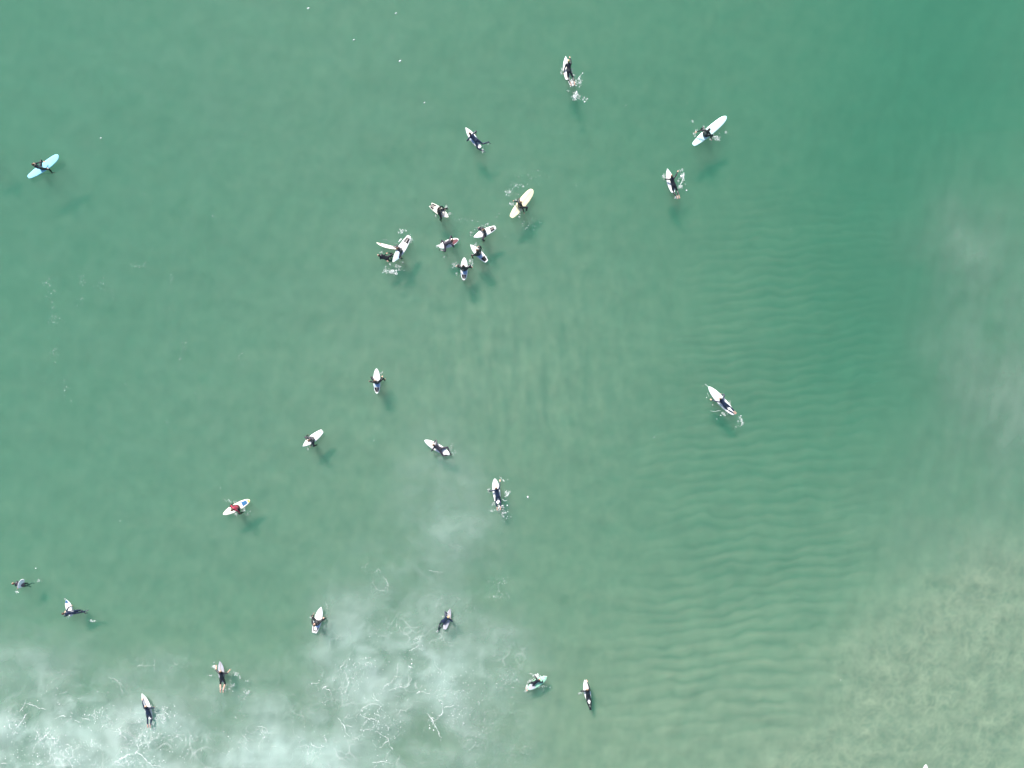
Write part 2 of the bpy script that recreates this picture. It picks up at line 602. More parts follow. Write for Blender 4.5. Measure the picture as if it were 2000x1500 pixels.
    def build(self, name, mat):
        return mesh_obj(name, self.v, self.f, mat, midx=self.m)


def zz(x0, y0, s, pts):
    return [(x0 + a / s, y0 + b / s) for a, b in pts]


def sea_foam():
    f = Foam()       # thick streaks
    g = Foam()       # thin lace
    h = Foam()       # faint film
    A = lambda *p: zz(0, 1300, 6.667, p)
    B = lambda *p: zz(600, 1250, 6.667, p)
    C = lambda *p: zz(500, 1050, 3.333, p)
    D = lambda *p: zz(0, 1150, 4.0, p)
    # lower left
    f.ribbon(A((160, 910), (180, 850), (260, 770), (300, 700), (340, 650), (390, 585)), 0.16)
    f.ribbon(A((100, 740), (130, 800), (180, 850)), 0.20)
    f.ribbon(A((250, 610), (300, 550), (330, 490), (350, 430)), 0.12)
    f.ribbon(A((330, 490), (420, 515), (520, 545), (600, 580)), 0.12)
    f.ribbon(A((450, 830), (500, 900), (515, 1030)), 0.09)
    f.ribbon(A((560, 960), (600, 910), (640, 860), (680, 790)), 0.15)
    f.ribbon(A((560, 960), (620, 950), (740, 940), (820, 890)), 0.10)
    f.ribbon(A((700, 700), (800, 660), (930, 665)), 0.09)
    g.ribbon(A((930, 665), (860, 740), (820, 800)), 0.10)
    f.ribbon(A((640, 1010), (800, 1020), (900, 1030), (950, 1100), (940, 1180), (900, 1230), (950, 1330)), 0.14)
    f.ribbon(A((950, 1100), (1010, 1070), (1060, 1050)), 0.10)
    f.ribbon(A((1440, 1300), (1540, 1240), (1600, 1220), (1680, 1150), (1760, 1140)), 0.16)
    f.ribbon(A((1760, 1140), (1810, 1090), (1780, 1030), (1840, 980)), 0.22)
    f.ribbon(A((1760, 1140), (1850, 1180), (1990, 1320)), 0.16)
    f.ribbon(A((1780, 940), (1830, 910), (1880, 850)), 0.14)
    f.ribbon(A((1200, 600), (1220, 650), (1250, 690), (1240, 710)), 0.22)
    g.ribbon(A((1270, 560), (1340, 590), (1390, 660), (1450, 720)), 0.11)
    g.ribbon(A((1040, 660), (1120, 690), (1200, 710)), 0.12)
    g.ribbon(A((1370, 770), (1450, 830), (1560, 870)), 0.10)
    f.ribbon(A((1530, 820), (1560, 850), (1550, 900)), 0.12)
    g.ribbon(A((1390, 150), (1480, 170), (1550, 220), (1570, 300), (1590, 380)), 0.10)
    g.ribbon(A((790, 370), (850, 350), (900, 320)), 0.10)
    g.ribbon(A((1000, 450), (1060, 420), (1110, 390)), 0.07)
    g.ribbon(A((460, 830), (480, 770), (520, 740)), 0.09)
    f.ribbon(A((460, 1260), (490, 1300), (540, 1240), (600, 1200)), 0.30)
    f.ribbon(A((10, 1290), (70, 1270), (100, 1290)), 0.22)
    f.ribbon(A((1190, 1290), (1230, 1290), (1250, 1260)), 0.22)
    g.ribbon(D((1060, 620), (1130, 595), (1210, 600)), 0.06)
    g.ribbon(D((1205, 550), (1208, 640)), 0.05)
    g.ribbon(D((1350, 570), (1400, 600), (1460, 605), (1480, 575)), 0.07)
    g.ribbon(D((1350, 560), (1360, 530)), 0.06)
    g.ribbon(D((1890, 1150), (1930, 1190), (1920, 1230), (1970, 1280)), 0.09)
    g.ribbon(D((1210, 980), (1280, 960), (1335, 1010)), 0.10)
    for cx, cy, rx, ry, n in ((275, 1440, 40, 50, 240), (290, 1425, 22, 20, 120), (255, 1490, 60, 14, 160), (60, 1465, 90, 30, 120),
                              (120, 1480, 90, 40, 260), (190, 1400, 40, 30, 140), (85, 1440, 25, 22, 110), (30, 1410, 30, 30, 60),
                              (300, 1390, 30, 20, 60), (130, 1345, 60, 30, 50), (340, 1440, 60, 50, 120), (470, 1450, 60, 60, 90),
                              (180, 1455, 25, 10, 70), (330, 1390, 25, 18, 50), (460, 1330, 40, 40, 60)):
        f.spray(cx, cy, rx, ry, n, rmin=0.008, rmax=0.038)
    # lower middle
    f.ribbon(B((970, 710), (960, 670), (1010, 600), (1110, 530), (1140, 470), (1210, 475), (1250, 430)), 0.10)
    f.ribbon(B((1300, 450), (1350, 480), (1350, 550), (1280, 610), (1260, 730)), 0.11)
    g.ribbon(B((1280, 605), (1200, 605), (1090, 650), (1030, 700)), 0.09)
    f.ribbon(B((1310, 330), (1345, 365), (1410, 355)), 0.20)
    g.ribbon(B((1345, 365), (1350, 480)), 0.09)
    f.ribbon(B((340, 540), (380, 430), (440, 350), (520, 280)), 0.11)
    f.ribbon(B((200, 650), (240, 610), (280, 580)), 0.13)
    f.ribbon(B((60, 570), (120, 565), (160, 560)), 0.12)
    g.ribbon(B((120, 600), (210, 670), (260, 740), (250, 800), (200, 820)), 0.10)
    g.ribbon(B((200, 520), (200, 460), (220, 390)), 0.09)
    f.ribbon(B((520, 580), (520, 640), (480, 680), (570, 660), (580, 690)), 0.09)
    f.ribbon(B((700, 990), (780, 1020), (890, 1050), (960, 1070), (1040, 1120), (1060, 1170)), 0.15)
    f.ribbon(B((880, 970), (930, 920), (950, 870), (900, 830), (820, 835), (720, 870), (690, 940), (700, 990)), 0.10)
    g.ribbon(B((960, 1070), (930, 980), (880, 965)), 0.12)
    f.ribbon(B((890, 1060), (870, 1130), (830, 1150)), 0.11)
    g.ribbon(B((870, 1140), (760, 1170), (740, 1200), (735, 1280)), 0.10)
    f.ribbon(B((690, 1100), (720, 1160), (740, 1200)), 0.10)
    f.ribbon(B((380, 1000), (450, 1100), (490, 1180), (540, 1240), (640, 1270), (700, 1300)), 0.10)
    g.ribbon(B((540, 950), (480, 1040), (490, 1110)), 0.09)
    f.ribbon(B((870, 1150), (950, 1220), (1060, 1290), (1000, 1340), (970, 1390), (910, 1390)), 0.12)
    f.ribbon(B((1060, 1290), (1080, 1380), (1110, 1440)), 0.14)
    g.ribbon(B((770, 1030), (770, 1070), (745, 1100)), 0.10)
    f.ribbon(B((1560, 930), (1580, 980), (1640, 1080), (1700, 1170), (1720, 1260), (1780, 1290)), 0.17)
    f.ribbon(B((1700, 780), (1750, 800), (1770, 860), (1740, 960), (1690, 1050)), 0.12)
    f.ribbon(B((1770, 860), (1900, 865), (1920, 840)), 0.09)
    f.ribbon(B((1420, 700), (1460, 680), (1480, 650)), 0.15)
    g.ribbon(B((1480, 680), (1560, 690), (1620, 710)), 0.10)
    g.ribbon(B((1100, 950), (1180, 965), (1220, 920), (1310, 915)), 0.09)
    f.ribbon(B((1320, 790), (1340, 750)), 0.12)
    g.ribbon(B((1340, 150), (1420, 100), (1470, 30)), 0.09)
    g.ribbon(B((1640, 240), (1680, 320), (1740, 420), (1700, 520)), 0.09)
    g.ribbon(B((830, 690), (860, 760), (950, 810), (1000, 870)), 0.09)
    g.ribbon(B((840, 1290), (880, 1370), (930, 1390)), 0.08)
    f.ribbon(B((230, 1270), (240, 1330), (190, 1390)), 0.14)
    f.ribbon(C((790, 200), (830, 250), (855, 310), (855, 370)), 0.09)
    g.ribbon(C((770, 250), (765, 300), (800, 345), (850, 355)), 0.07)
    g.ribbon(C((700, 190), (740, 160)), 0.07)
    g.ribbon(C((1170, 470), (1180, 420), (1200, 390)), 0.06)
    g.ribbon(C((1130, 220), (1220, 225)), 0.06)
    g.ribbon(C((1000, 700), (1060, 680), (1060, 650), (1010, 670)), 0.08)
    g.ribbon(C((750, 1470), (850, 1460), (900, 1480)), 0.14)
    g.ribbon(C((360, 1380), (370, 1450)), 0.12)
    g.ribbon(C((330, 1480), (340, 1360), (290, 1350)), 0.10)
    g.ribbon(C((90, 1420), (100, 1360), (150, 1350)), 0.09)
    g.ribbon(C((0, 1230), (60, 1240), (80, 1280)), 0.09)
    for cx, cy, rx, ry, n in ((690, 1305, 30, 30, 110), (720, 1295, 22, 15, 60), (760, 1420, 60, 30, 180), (735, 1395, 40, 40, 120),
                              (890, 1400, 30, 30, 90), (945, 1440, 60, 50, 200), (960, 1380, 50, 50, 120), (850, 1330, 50, 30, 90),
                              (800, 1290, 60, 25, 80), (975, 1145, 20, 30, 80), (970, 1165, 25, 8, 40), (740, 1230, 40, 40, 50),
                              (900, 1330, 60, 50, 120), (1000, 1325, 26, 26, 80), (985, 1335, 14, 18, 40), (630, 1440, 40, 30, 60),
                              (1010, 1470, 60, 40, 110), (730, 1110, 24, 16, 30), (680, 1350, 40, 40, 60), (905, 1185, 40, 20, 40)):
        f.spray(cx, cy, rx, ry, n, rmin=0.008, rmax=0.032)
    # loose random lace between the streaks
    for _ in range(90):
        if random.random() < 0.5:
            x, y = random.gauss(770, 120), random.gauss(1370, 70)
        else:
            x, y = random.gauss(160, 150), random.gauss(1440, 55)
        a = random.uniform(0, 6.28)
        pts = [(x, y)]
        for k in range(random.randint(2, 5)):
            a += random.gauss(0, 0.7)
            s = random.uniform(6, 16)
            x += s * math.cos(a)
            y += s * math.sin(a)
            pts.append((x, y))
        h.ribbon(pts, random.uniform(0.05, 0.14), z=0.008)
    tag(f.build('sea_foam', M['foam']), 'bright white foam streaks and bubbles along the bottom left water', 'foam', kind='stuff')
    tag(g.build('foam_lace', M['foamthin']), 'thin half-clear lace of foam threads on the milky water', 'foam', kind='stuff')
    tag(h.build('foam_film', M['foamfaint']), 'faint film of old foam over the milky water', 'foam', kind='stuff')


def drifting_flecks():
    f = Foam()
    for cx, cy, rx, ry, n in ((90, 552, 10, 12, 34), (100, 573, 10, 8, 16), (108, 622, 12, 14, 44), (103, 600, 6, 24, 14), (160, 545, 10, 14, 26),
                              (200, 555, 24, 14, 24), (268, 520, 10, 6, 22), (285, 518, 12, 10, 18), (335, 543, 10, 10, 14), (320, 600, 12, 16, 16),
                              (106, 690, 12, 14, 24), (130, 755, 16, 24, 26), (160, 590, 14, 14, 20), (365, 668, 12, 20, 14), (470, 700, 8, 22, 14),
                              (390, 770, 10, 14, 10), (420, 420, 8, 8, 8), (298, 488, 4, 6, 4), (355, 690, 10, 12, 8), (220, 575, 10, 8, 12),
                              (1040, 345, 44, 20, 60), (1000, 375, 12, 12, 34), (1003, 360, 14, 10, 20), (1035, 440, 24, 10, 22), (1048, 438, 14, 6, 12),
                              (920, 428, 30, 5, 16), (905, 432, 18, 4, 10), (965, 415, 26, 14, 14), (880, 500, 18, 14, 12), (925, 575, 10, 14, 12),
                              (980, 480, 20, 30, 8), (760, 470, 14, 6, 12), (865, 385, 20, 10, 6), (1090, 370, 40, 30, 8), (700, 430, 30, 20, 6),
                              (470, 350, 300, 200, 26), (1500, 420, 400, 300, 18), (1300, 900, 400, 400, 16), (520, 880, 260, 240, 30), (560, 470, 60, 60, 8),
                              (260, 840, 220, 200, 30), (640, 90, 260, 90, 14), (1160, 190, 160, 140, 12), (1720, 1250, 160, 120, 6)):
        f.spray(cx, cy, rx, ry, n, rmin=0.008, rmax=0.030)
    tag(f.build('foam_flecks', M['foam']), 'tiny white flecks of foam scattered over the green water', 'foam', kind='stuff')
    big = ((602, 16.5, 0.075, 'largest foam clot near the top edge, alone at the upper left'),
           (773, 26, 0.060, 'white foam clot nearest the top edge, right of the largest clot'),
           (691, 78, 0.055, 'white foam clot drifting between and below the two topmost clots'),
           (781, 119.5, 0.080, 'bright oval foam clot below the topmost row of clots'),
           (829, 200.5, 0.050, 'small upright foam clot above the surfer with spread legs, lowest of the upper clots'),
           (197, 269.5, 0.055, 'lone white foam clot up and right of the pale blue longboard'),
           (70, 1110, 0.050, 'lone white foam clot above the swimmer at the left edge'))
    for px, py, r, lab in big:
        g = Foam()
        c = P(px, py)
        g.fleck(0, 0, 0.01, r, r * 0.8, 0.04, 0.4)
        g.fleck(r * 0.7, r * 0.4, 0.01, r * 0.6, r * 0.5, 0.03, 1.0)
        g.fleck(-r * 0.9, -r * 0.3, 0.008, r * 0.35, r * 0.3, 0.02, 2.0)
        o = g.build('foam_clot', M['foam'])
        o.location = c
        tag(o, lab, 'foam clot', 'foam clots drifting on the open water')


sea_foam()
drifting_flecks()


# ------------------------------------------------------------------ surfboards
SHAPES = {
    'short': [(0, 0.40), (0.02, 0.50), (0.10, 0.68), (0.25, 0.88), (0.45, 1.0), (0.62, 0.95), (0.78, 0.74), (0.90, 0.42), (0.97, 0.16), (1, 0.0)],
    'fish': [(0, 0.56), (0.02, 0.60), (0.10, 0.76), (0.25, 0.92), (0.45, 1.0), (0.62, 0.95), (0.78, 0.75), (0.90, 0.44), (0.97, 0.17), (1, 0.0)],
    'round': [(0, 0.0), (0.012, 0.22), (0.05, 0.46), (0.15, 0.74), (0.30, 0.93), (0.5, 1.0), (0.68, 0.95), (0.82, 0.76), (0.92, 0.50), (0.975, 0.26), (1, 0.0)],
    'long': [(0, 0.30), (0.012, 0.40), (0.06, 0.58), (0.2, 0.82), (0.45, 1.0), (0.7, 0.97), (0.85, 0.84), (0.93, 0.66), (0.975, 0.42), (0.993, 0.22), (1, 0.0)],
    'body': [(0, 0.70), (0.02, 0.76), (0.2, 0.92), (0.5, 1.0), (0.75, 0.93), (0.9, 0.76), (0.98, 0.60), (1, 0.50)],
}


def interp(tab, t):
    xs_ = [a for a, _ in tab]
    ys_ = [b for _, b in tab]
    return float(np.interp(t, xs_, ys_))


class Board:
    def __init__(self, label, tail, nose, width, colour, shape='short', pad=None, z=0.03, tilt=3.0, roll=0.0,
                 patch=None, group='surfboards on the water', stringer=True, thick=0.065, swallow=False, length=None, rail=None, fins=True):
        a, b = P(*tail), P(*nose)
        self.L = L = length or (b - a).length
        ax = (b - a).normalized()
        self.yaw = math.atan2(ax.y, ax.x)
        self.mid = (a + b) / 2 if length is None else b - ax * L / 2
        self.W, self.T, self.shape = width, thick, shape
        self.ax = ax
        self.lat = Vector((-ax.y, ax.x, 0))
        root = bpy.data.objects.new('surfboard' if shape != 'body' else 'bodyboard', None)
        COL.objects.link(root)
        root.location = (self.mid.x, self.mid.y, z)
        root.rotation_euler = (R(roll), -R(tilt), self.yaw)
        root.rotation_mode = 'XYZ'
        self.root, self.z, self.tilt = root, z, tilt
        tag(root, label, 'surfboard' if shape != 'body' else 'bodyboard', group)
        tab = SHAPES[shape]
        self.tab = tab
        ts = sorted(set([t for t, _ in tab] + list(np.linspace(0, 1, 25))))
        verts, faces, mi = [], [], []
        n = 14
        for t in ts:
            hw = max(self.hw(t), 0.004)
            th = thick * (0.30 + 0.70 * math.sin(math.pi * min(max(0.08 + 0.84 * t, 0), 1)) ** 0.6)
            if shape == 'body':
                th = thick
            zc = self.rock(t)
            xo = 0
            for k in range(n):
                q = 2 * math.pi * k / n
                cy, cz = math.cos(q), math.sin(q)
                yy = hw * math.copysign(abs(cy) ** 0.75, cy)
                zz_ = (th * 0.5) * math.copysign(abs(cz) ** 0.9, cz)
                xx = -L / 2 + t * L
                if swallow and t < 0.08:
                    xx += (0.085 - t) * 0.9 * L * (1 - min(abs(yy) / max(hw, .01), 1)) * (1 - t / 0.08)
                verts.append((xx, yy, zc + zz_))
        for i in range(len(ts) - 1):
            for k in range(n):
                j = (k + 1) % n
                faces.append((i * n + k, (i + 1) * n + k, (i + 1) * n + j, i * n + j))
        verts.append((-L / 2 + (0.07 * L if swallow else 0), 0, self.rock(0)))
        c0 = len(verts) - 1
        verts.append((L / 2, 0, self.rock(1)))
        c1 = len(verts) - 1
        e = (len(ts) - 1) * n
        for k in range(n):
            j = (k + 1) % n
            faces.append((c0, k, j))
            faces.append((c1, e + j, e + k))
        mats = [M[colour]]
        midx = [0] * len(faces)
        if rail:
            mats.append(M[rail])
            for i in range(len(ts) - 1):
                for k in range(n):
                    q = (k + 0.5) * 2 * math.pi / n
                    if abs(math.sin(q)) < 0.62 or math.sin(q) < 0:
                        midx[i * n + k] = 1
        self.hull = mesh_obj('hull', verts, faces, mats, root, midx=midx)
        if stringer:
            self.deck_patch('stringer', 0.04, 0.955, -0.008, 0.008, 'stringer', lift=0.002, absolute=True)
        if patch:
            for (nm, t0, t1, y0, y1, col) in patch:
                self.deck_patch(nm, t0, t1, y0, y1, col, lift=0.003)
        if pad == 'full':
            self.deck_patch('traction_pad', 0.06, 0.26, -0.72, 0.72, 'pad', lift=0.008)
        elif pad == 'three':
            self.deck_patch('traction_pad', 0.06, 0.24, 0.30, 0.78, 'pad', lift=0.008)
            self.deck_patch('traction_pad', 0.06, 0.24, -0.78, -0.30, 'pad', lift=0.008)
            self.deck_patch('traction_pad', 0.05, 0.20, -0.18, 0.18, 'padgrey', lift=0.008)
        elif pad == 'two':
            self.deck_patch('traction_pad', 0.07, 0.25, 0.10, 0.72, 'pad', lift=0.008)
            self.deck_patch('traction_pad', 0.07, 0.25, -0.72, -0.10, 'padgrey', lift=0.008)
        elif pad == 'u':
            self.deck_patch('traction_pad', 0.07, 0.25, 0.42, 0.72, 'padgrey', lift=0.008)
            self.deck_patch('traction_pad', 0.07, 0.22, -0.72, -0.42, 'padgrey', lift=0.008)
            self.deck_patch('traction_pad', 0.06, 0.105, -0.40, 0.40, 'padgrey', lift=0.008)
        elif pad == 'faint':
            self.deck_patch('traction_pad', 0.07, 0.16, -0.5, 0.4, 'lilac', lift=0.008)
        if fins:
            for (t, y, s) in ((0.06, 0, 1.0), (0.17, 0.62, 0.9), (0.17, -0.62, 0.9)) if shape != 'long' else ((0.09, 0, 1.7),):
                self.fin(t, y, s)

    def hw(self, t):
        return self.W / 2 * interp(self.tab, t)

    def rock(self, t):
        k = self.L / 1.9
        return 0.11 * k * max(t - 0.45, 0) ** 2.2 / 0.268 + 0.035 * k * max(0.35 - t, 0) ** 2 / 0.1225

    def top(self, t):
        th = self.T * (0.30 + 0.70 * math.sin(math.pi * min(max(0.08 + 0.84 * t, 0), 1)) ** 0.6)
        return self.rock(t) + (self.T if self.shape == 'body' else th) * 0.5

    def deck_patch(self, name, t0, t1, y0, y1, mat, lift=0.004, absolute=False):
        nx, ny = 12, 4
        v, f = [], []
        for i in range(nx + 1):
            t = t0 + (t1 - t0) * i / nx
            hw = self.hw(t)
            for j in range(ny + 1):
                s = y0 + (y1 - y0) * j / ny
                y = s if absolute else s * hw
                yn = min(abs(y) / max(hw, 0.01), 1)
                h = max(0.0, 1 - yn ** (1 / 0.75 * 2)) ** 0.45
                th = (self.top(t) - self.rock(t))
                v.append((-self.L / 2 + t * self.L, y, self.rock(t) + th * h + lift))
        n0 = len(v)
        v += [(a, b, c - lift - 0.004) for a, b, c in v[:n0]]
        for i in range(nx):
            for j in range(ny):
                a = i * (ny + 1) + j
                f.append((a, a + ny + 1, a + ny + 2, a + 1))
        rim = [i * (ny + 1) for i in range(nx + 1)] + [nx * (ny + 1) + j for j in range(1, ny + 1)] + \
              [i * (ny + 1) + ny for i in range(nx - 1, -1, -1)] + [j for j in range(ny - 1, 0, -1)]
        for i in range(len(rim)):
            a, b = rim[i], rim[(i + 1) % len(rim)]
            f.append((a, b, b + n0, a + n0))
        return mesh_obj(name, v, f, M[mat], self.root, smooth=False)

    def fin(self, t, y, s):
        x = -self.L / 2 + t * self.L + 0.03
        yy = y * self.hw(t)
        zb = self.rock(t) - self.T * 0.25
        prof = [(0.06, 0), (-0.05, 0), (-0.085, -0.11), (-0.05, -0.10), (0.0, -0.05)]
        v = [(x + a * s, yy + 0.004, zb + b * s) for a, b in prof] + [(x + a * s, yy - 0.004, zb + b * s) for a, b in prof]
        n = len(prof)
        f = [tuple(range(n)), tuple(range(2 * n - 1, n - 1, -1))] + [(i, i + n, (i + 1) % n + n, (i + 1) % n) for i in range(n)]
        mesh_obj('fin', v, f, M['fin'], self.root, smooth=False)

    def leash(self, ankle):
        """rubber cord from the tail plug to the surfer's ankle (world point)"""
        bpy.context.view_layer.update()
        inv = self.root.matrix_world.inverted()
        p0 = Vector((-self.L / 2 + 0.06 * self.L, 0, self.top(0.06) + 0.01))
        p1 = inv @ Vector(ankle)
        mid = (p0 + p1) / 2 + Vector((-0.25, 0.12, -0.12))
        pts = []
        for i in range(13):
            s = i / 12
            pts.append(p0 * (1 - s) ** 2 + mid * 2 * s * (1 - s) + p1 * s * s)
        v, f = tube(pts, 0.006, 5)
        mesh_obj('leash', v, f, M['leash'], self.root)

    def at(self, t, y=0.0, up=0.0):
        """world point on the deck"""
        bpy.context.view_layer.update()
        return self.root.matrix_world @ Vector((-self.L / 2 + t * self.L, y, self.top(t) + up))


def tube(pts, r, n):
    v, f = [], []
    for i, p in enumerate(pts):
        d = (pts[min(i + 1, len(pts) - 1)] - pts[max(i - 1, 0)]).normalized()
        u = d.cross(Vector((0, 0, 1)))
        if u.length < 1e-4:
            u = Vector((1, 0, 0))
        u.normalize()
        w_ = d.cross(u)
        for k in range(n):
            a = 2 * math.pi * k / n
            v.append(p + u * (r * math.cos(a)) + w_ * (r * math.sin(a)))
    for i in range(len(pts) - 1):
        for k in range(n):
            j = (k + 1) % n
            f.append((i * n + k, i * n + j, (i + 1) * n + j, (i + 1) * n + k))
    f.append(tuple(range(n - 1, -1, -1)))
    e = (len(pts) - 1) * n
    f.append(tuple(e + k for k in range(n)))
    return v, f


# ------------------------------------------------------------------ people
class Body:
    """collects closed solids, then fuses them into one continuous skin by voxel remeshing"""

    def __init__(self):
        self.v, self.f = [], []
        self.seg = []        # (p0, p1, r, material index) for colouring

    def add(self, v, f):
        b = len(self.v)
        self.v += [tuple(x) for x in v]
        self.f += [tuple(b + i for i in q) for q in f]

    def rings(self, rings, m=12):
        """rings: (centre, u, v, a, b)"""
        v, f = [], []
        for c, u, w_, a, b in rings:
            for k in range(m):
                q = 2 * math.pi * k / m
                v.append(c + u * (a * math.cos(q)) + w_ * (b * math.sin(q)))
        n = len(rings)
        for i in range(n - 1):
            for k in range(m):
                j = (k + 1) % m
                f.append((i * m + k, i * m + j, (i + 1) * m + j, (i + 1) * m + k))
        f.append(tuple(range(m - 1, -1, -1)))
        f.append(tuple((n - 1) * m + k for k in range(m)))
        self.add(v, f)

    def frame(self, d, hint):
        d = d.normalized()
        u = hint - d * hint.dot(d)
        if u.length < 1e-3:
            u = Vector((1, 0.3, 0.2)) - d * d.dot(Vector((1, 0.3, 0.2)))
        u.normalize()
        return d, u, d.cross(u)

    def limb(self, p0, r0, p1, r1, mat, bulge=0.0, m=12):
        d, u, w_ = self.frame(p1 - p0, Vector((0, 0, 1)))
        rs = []
        for s in (-0.98, -0.75, -0.4):
            rr = r0 * math.sqrt(1 - s * s)
            rs.append((p0 + d * (s * r0), u, w_, rr, rr))
        for s in (0.0, 0.18, 0.35, 0.55, 0.78, 1.0):
            rr = r0 + (r1 - r0) * s + bulge * math.sin(math.pi * min(s * 1.25, 1))
            rs.append((p0.lerp(p1, s), u, w_, rr, rr))
        for s in (0.4, 0.75, 0.98):
            rr = r1 * math.sqrt(1 - s * s)
            rs.append((p1 + d * (s * r1), u, w_, rr, rr))
        self.rings(rs, m)
        self.seg.append((p0.copy(), p1.copy(), (r0 + r1) / 2, mat))

    def ball(self, c, d, up, a, b, h, mat, segr=None):
        """ellipsoid: half sizes a (side) b (front) h (up)"""
        side = up.cross(d).normalized()
        rs = []
        for s in np.linspace(-0.985, 0.985, 9):
            q = math.sqrt(1 - s * s)
            rs.append((c + up * (h * s), side, -d, a * q, b * q))
        self.rings(rs)
        if mat is not None:
            self.seg.append((c - up * h * 0.3, c + up * h * 0.3, segr or (a + b) / 2, mat))

    def finish(self, name, mats, parent_hair=None):
        me = bpy.data.meshes.new(name)
        me.from_pydata(self.v, [], self.f)
        bm = bmesh.new()
        bm.from_mesh(me)
        bmesh.ops.recalc_face_normals(bm, faces=bm.faces)
        bm.to_mesh(me)
        bm.free()
        tmp = bpy.data.objects.new('tmp', me)
        COL.objects.link(tmp)
        rm = tmp.modifiers.new('r', 'REMESH')
        rm.mode = 'VOXEL'
        rm.voxel_size = 0.0095
        rm.use_smooth_shade = True
        sm = tmp.modifiers.new('s', 'SMOOTH')
        sm.factor = 0.4
        sm.iterations = 2
        dc = tmp.modifiers.new('d', 'DECIMATE')
        dc.ratio = 0.35
        dg = bpy.context.evaluated_depsgraph_get()
        out = bpy.data.meshes.new_from_object(tmp.evaluated_get(dg), depsgraph=dg)
        bpy.data.objects.remove(tmp)
        out.name = name
        out.materials.clear()
        for m in mats:
            out.materials.append(m)
        n = len(out.polygons)
        vc = np.empty(len(out.vertices) * 3, np.float32)
        out.vertices.foreach_get('co', vc)
        cen = np.empty(n * 3, np.float32)
        out.polygons.foreach_get('center', cen)
        cen = cen.reshape(-1, 3)
        best = np.full(n, 1e9)
        idx = np.zeros(n, np.int32)
        for p0, p1, r, mt in self.seg:
            a = np.array(p0); b = np.array(p1)
            ab = b - a
            t = np.clip(((cen - a) @ ab) / max(float(ab @ ab), 1e-9), 0, 1)
            d = np.linalg.norm(cen - (a + t[:, None] * ab), axis=1) - r
            q = d < best
            best[q] = d[q]
            idx[q] = mt
        out.polygons.foreach_set('material_index', idx)
        out.polygons.foreach_set('use_smooth', np.ones(n, bool))
        out.update()
        return out


def ik(a, target, l1, l2, pole):
    d = target - a
    D = d.length
    if D > (l1 + l2) * 0.995:
        d = d * ((l1 + l2) * 0.995 / D)
        D = d.length
    D = max(D, abs(l1 - l2) + 0.05)
    dn = d.normalized()
    x = (l1 * l1 - l2 * l2 + D * D) / (2 * D)
    h = math.sqrt(max(l1 * l1 - x * x, 0))
    u = pole - dn * pole.dot(dn)
    if u.length < 1e-4:
        u = Vector((0, 0, 1)) - dn * dn.z
    u.normalize()
    return a + dn * x + u * h, a + dn * D


ZUP = Vector((0, 0, 1))


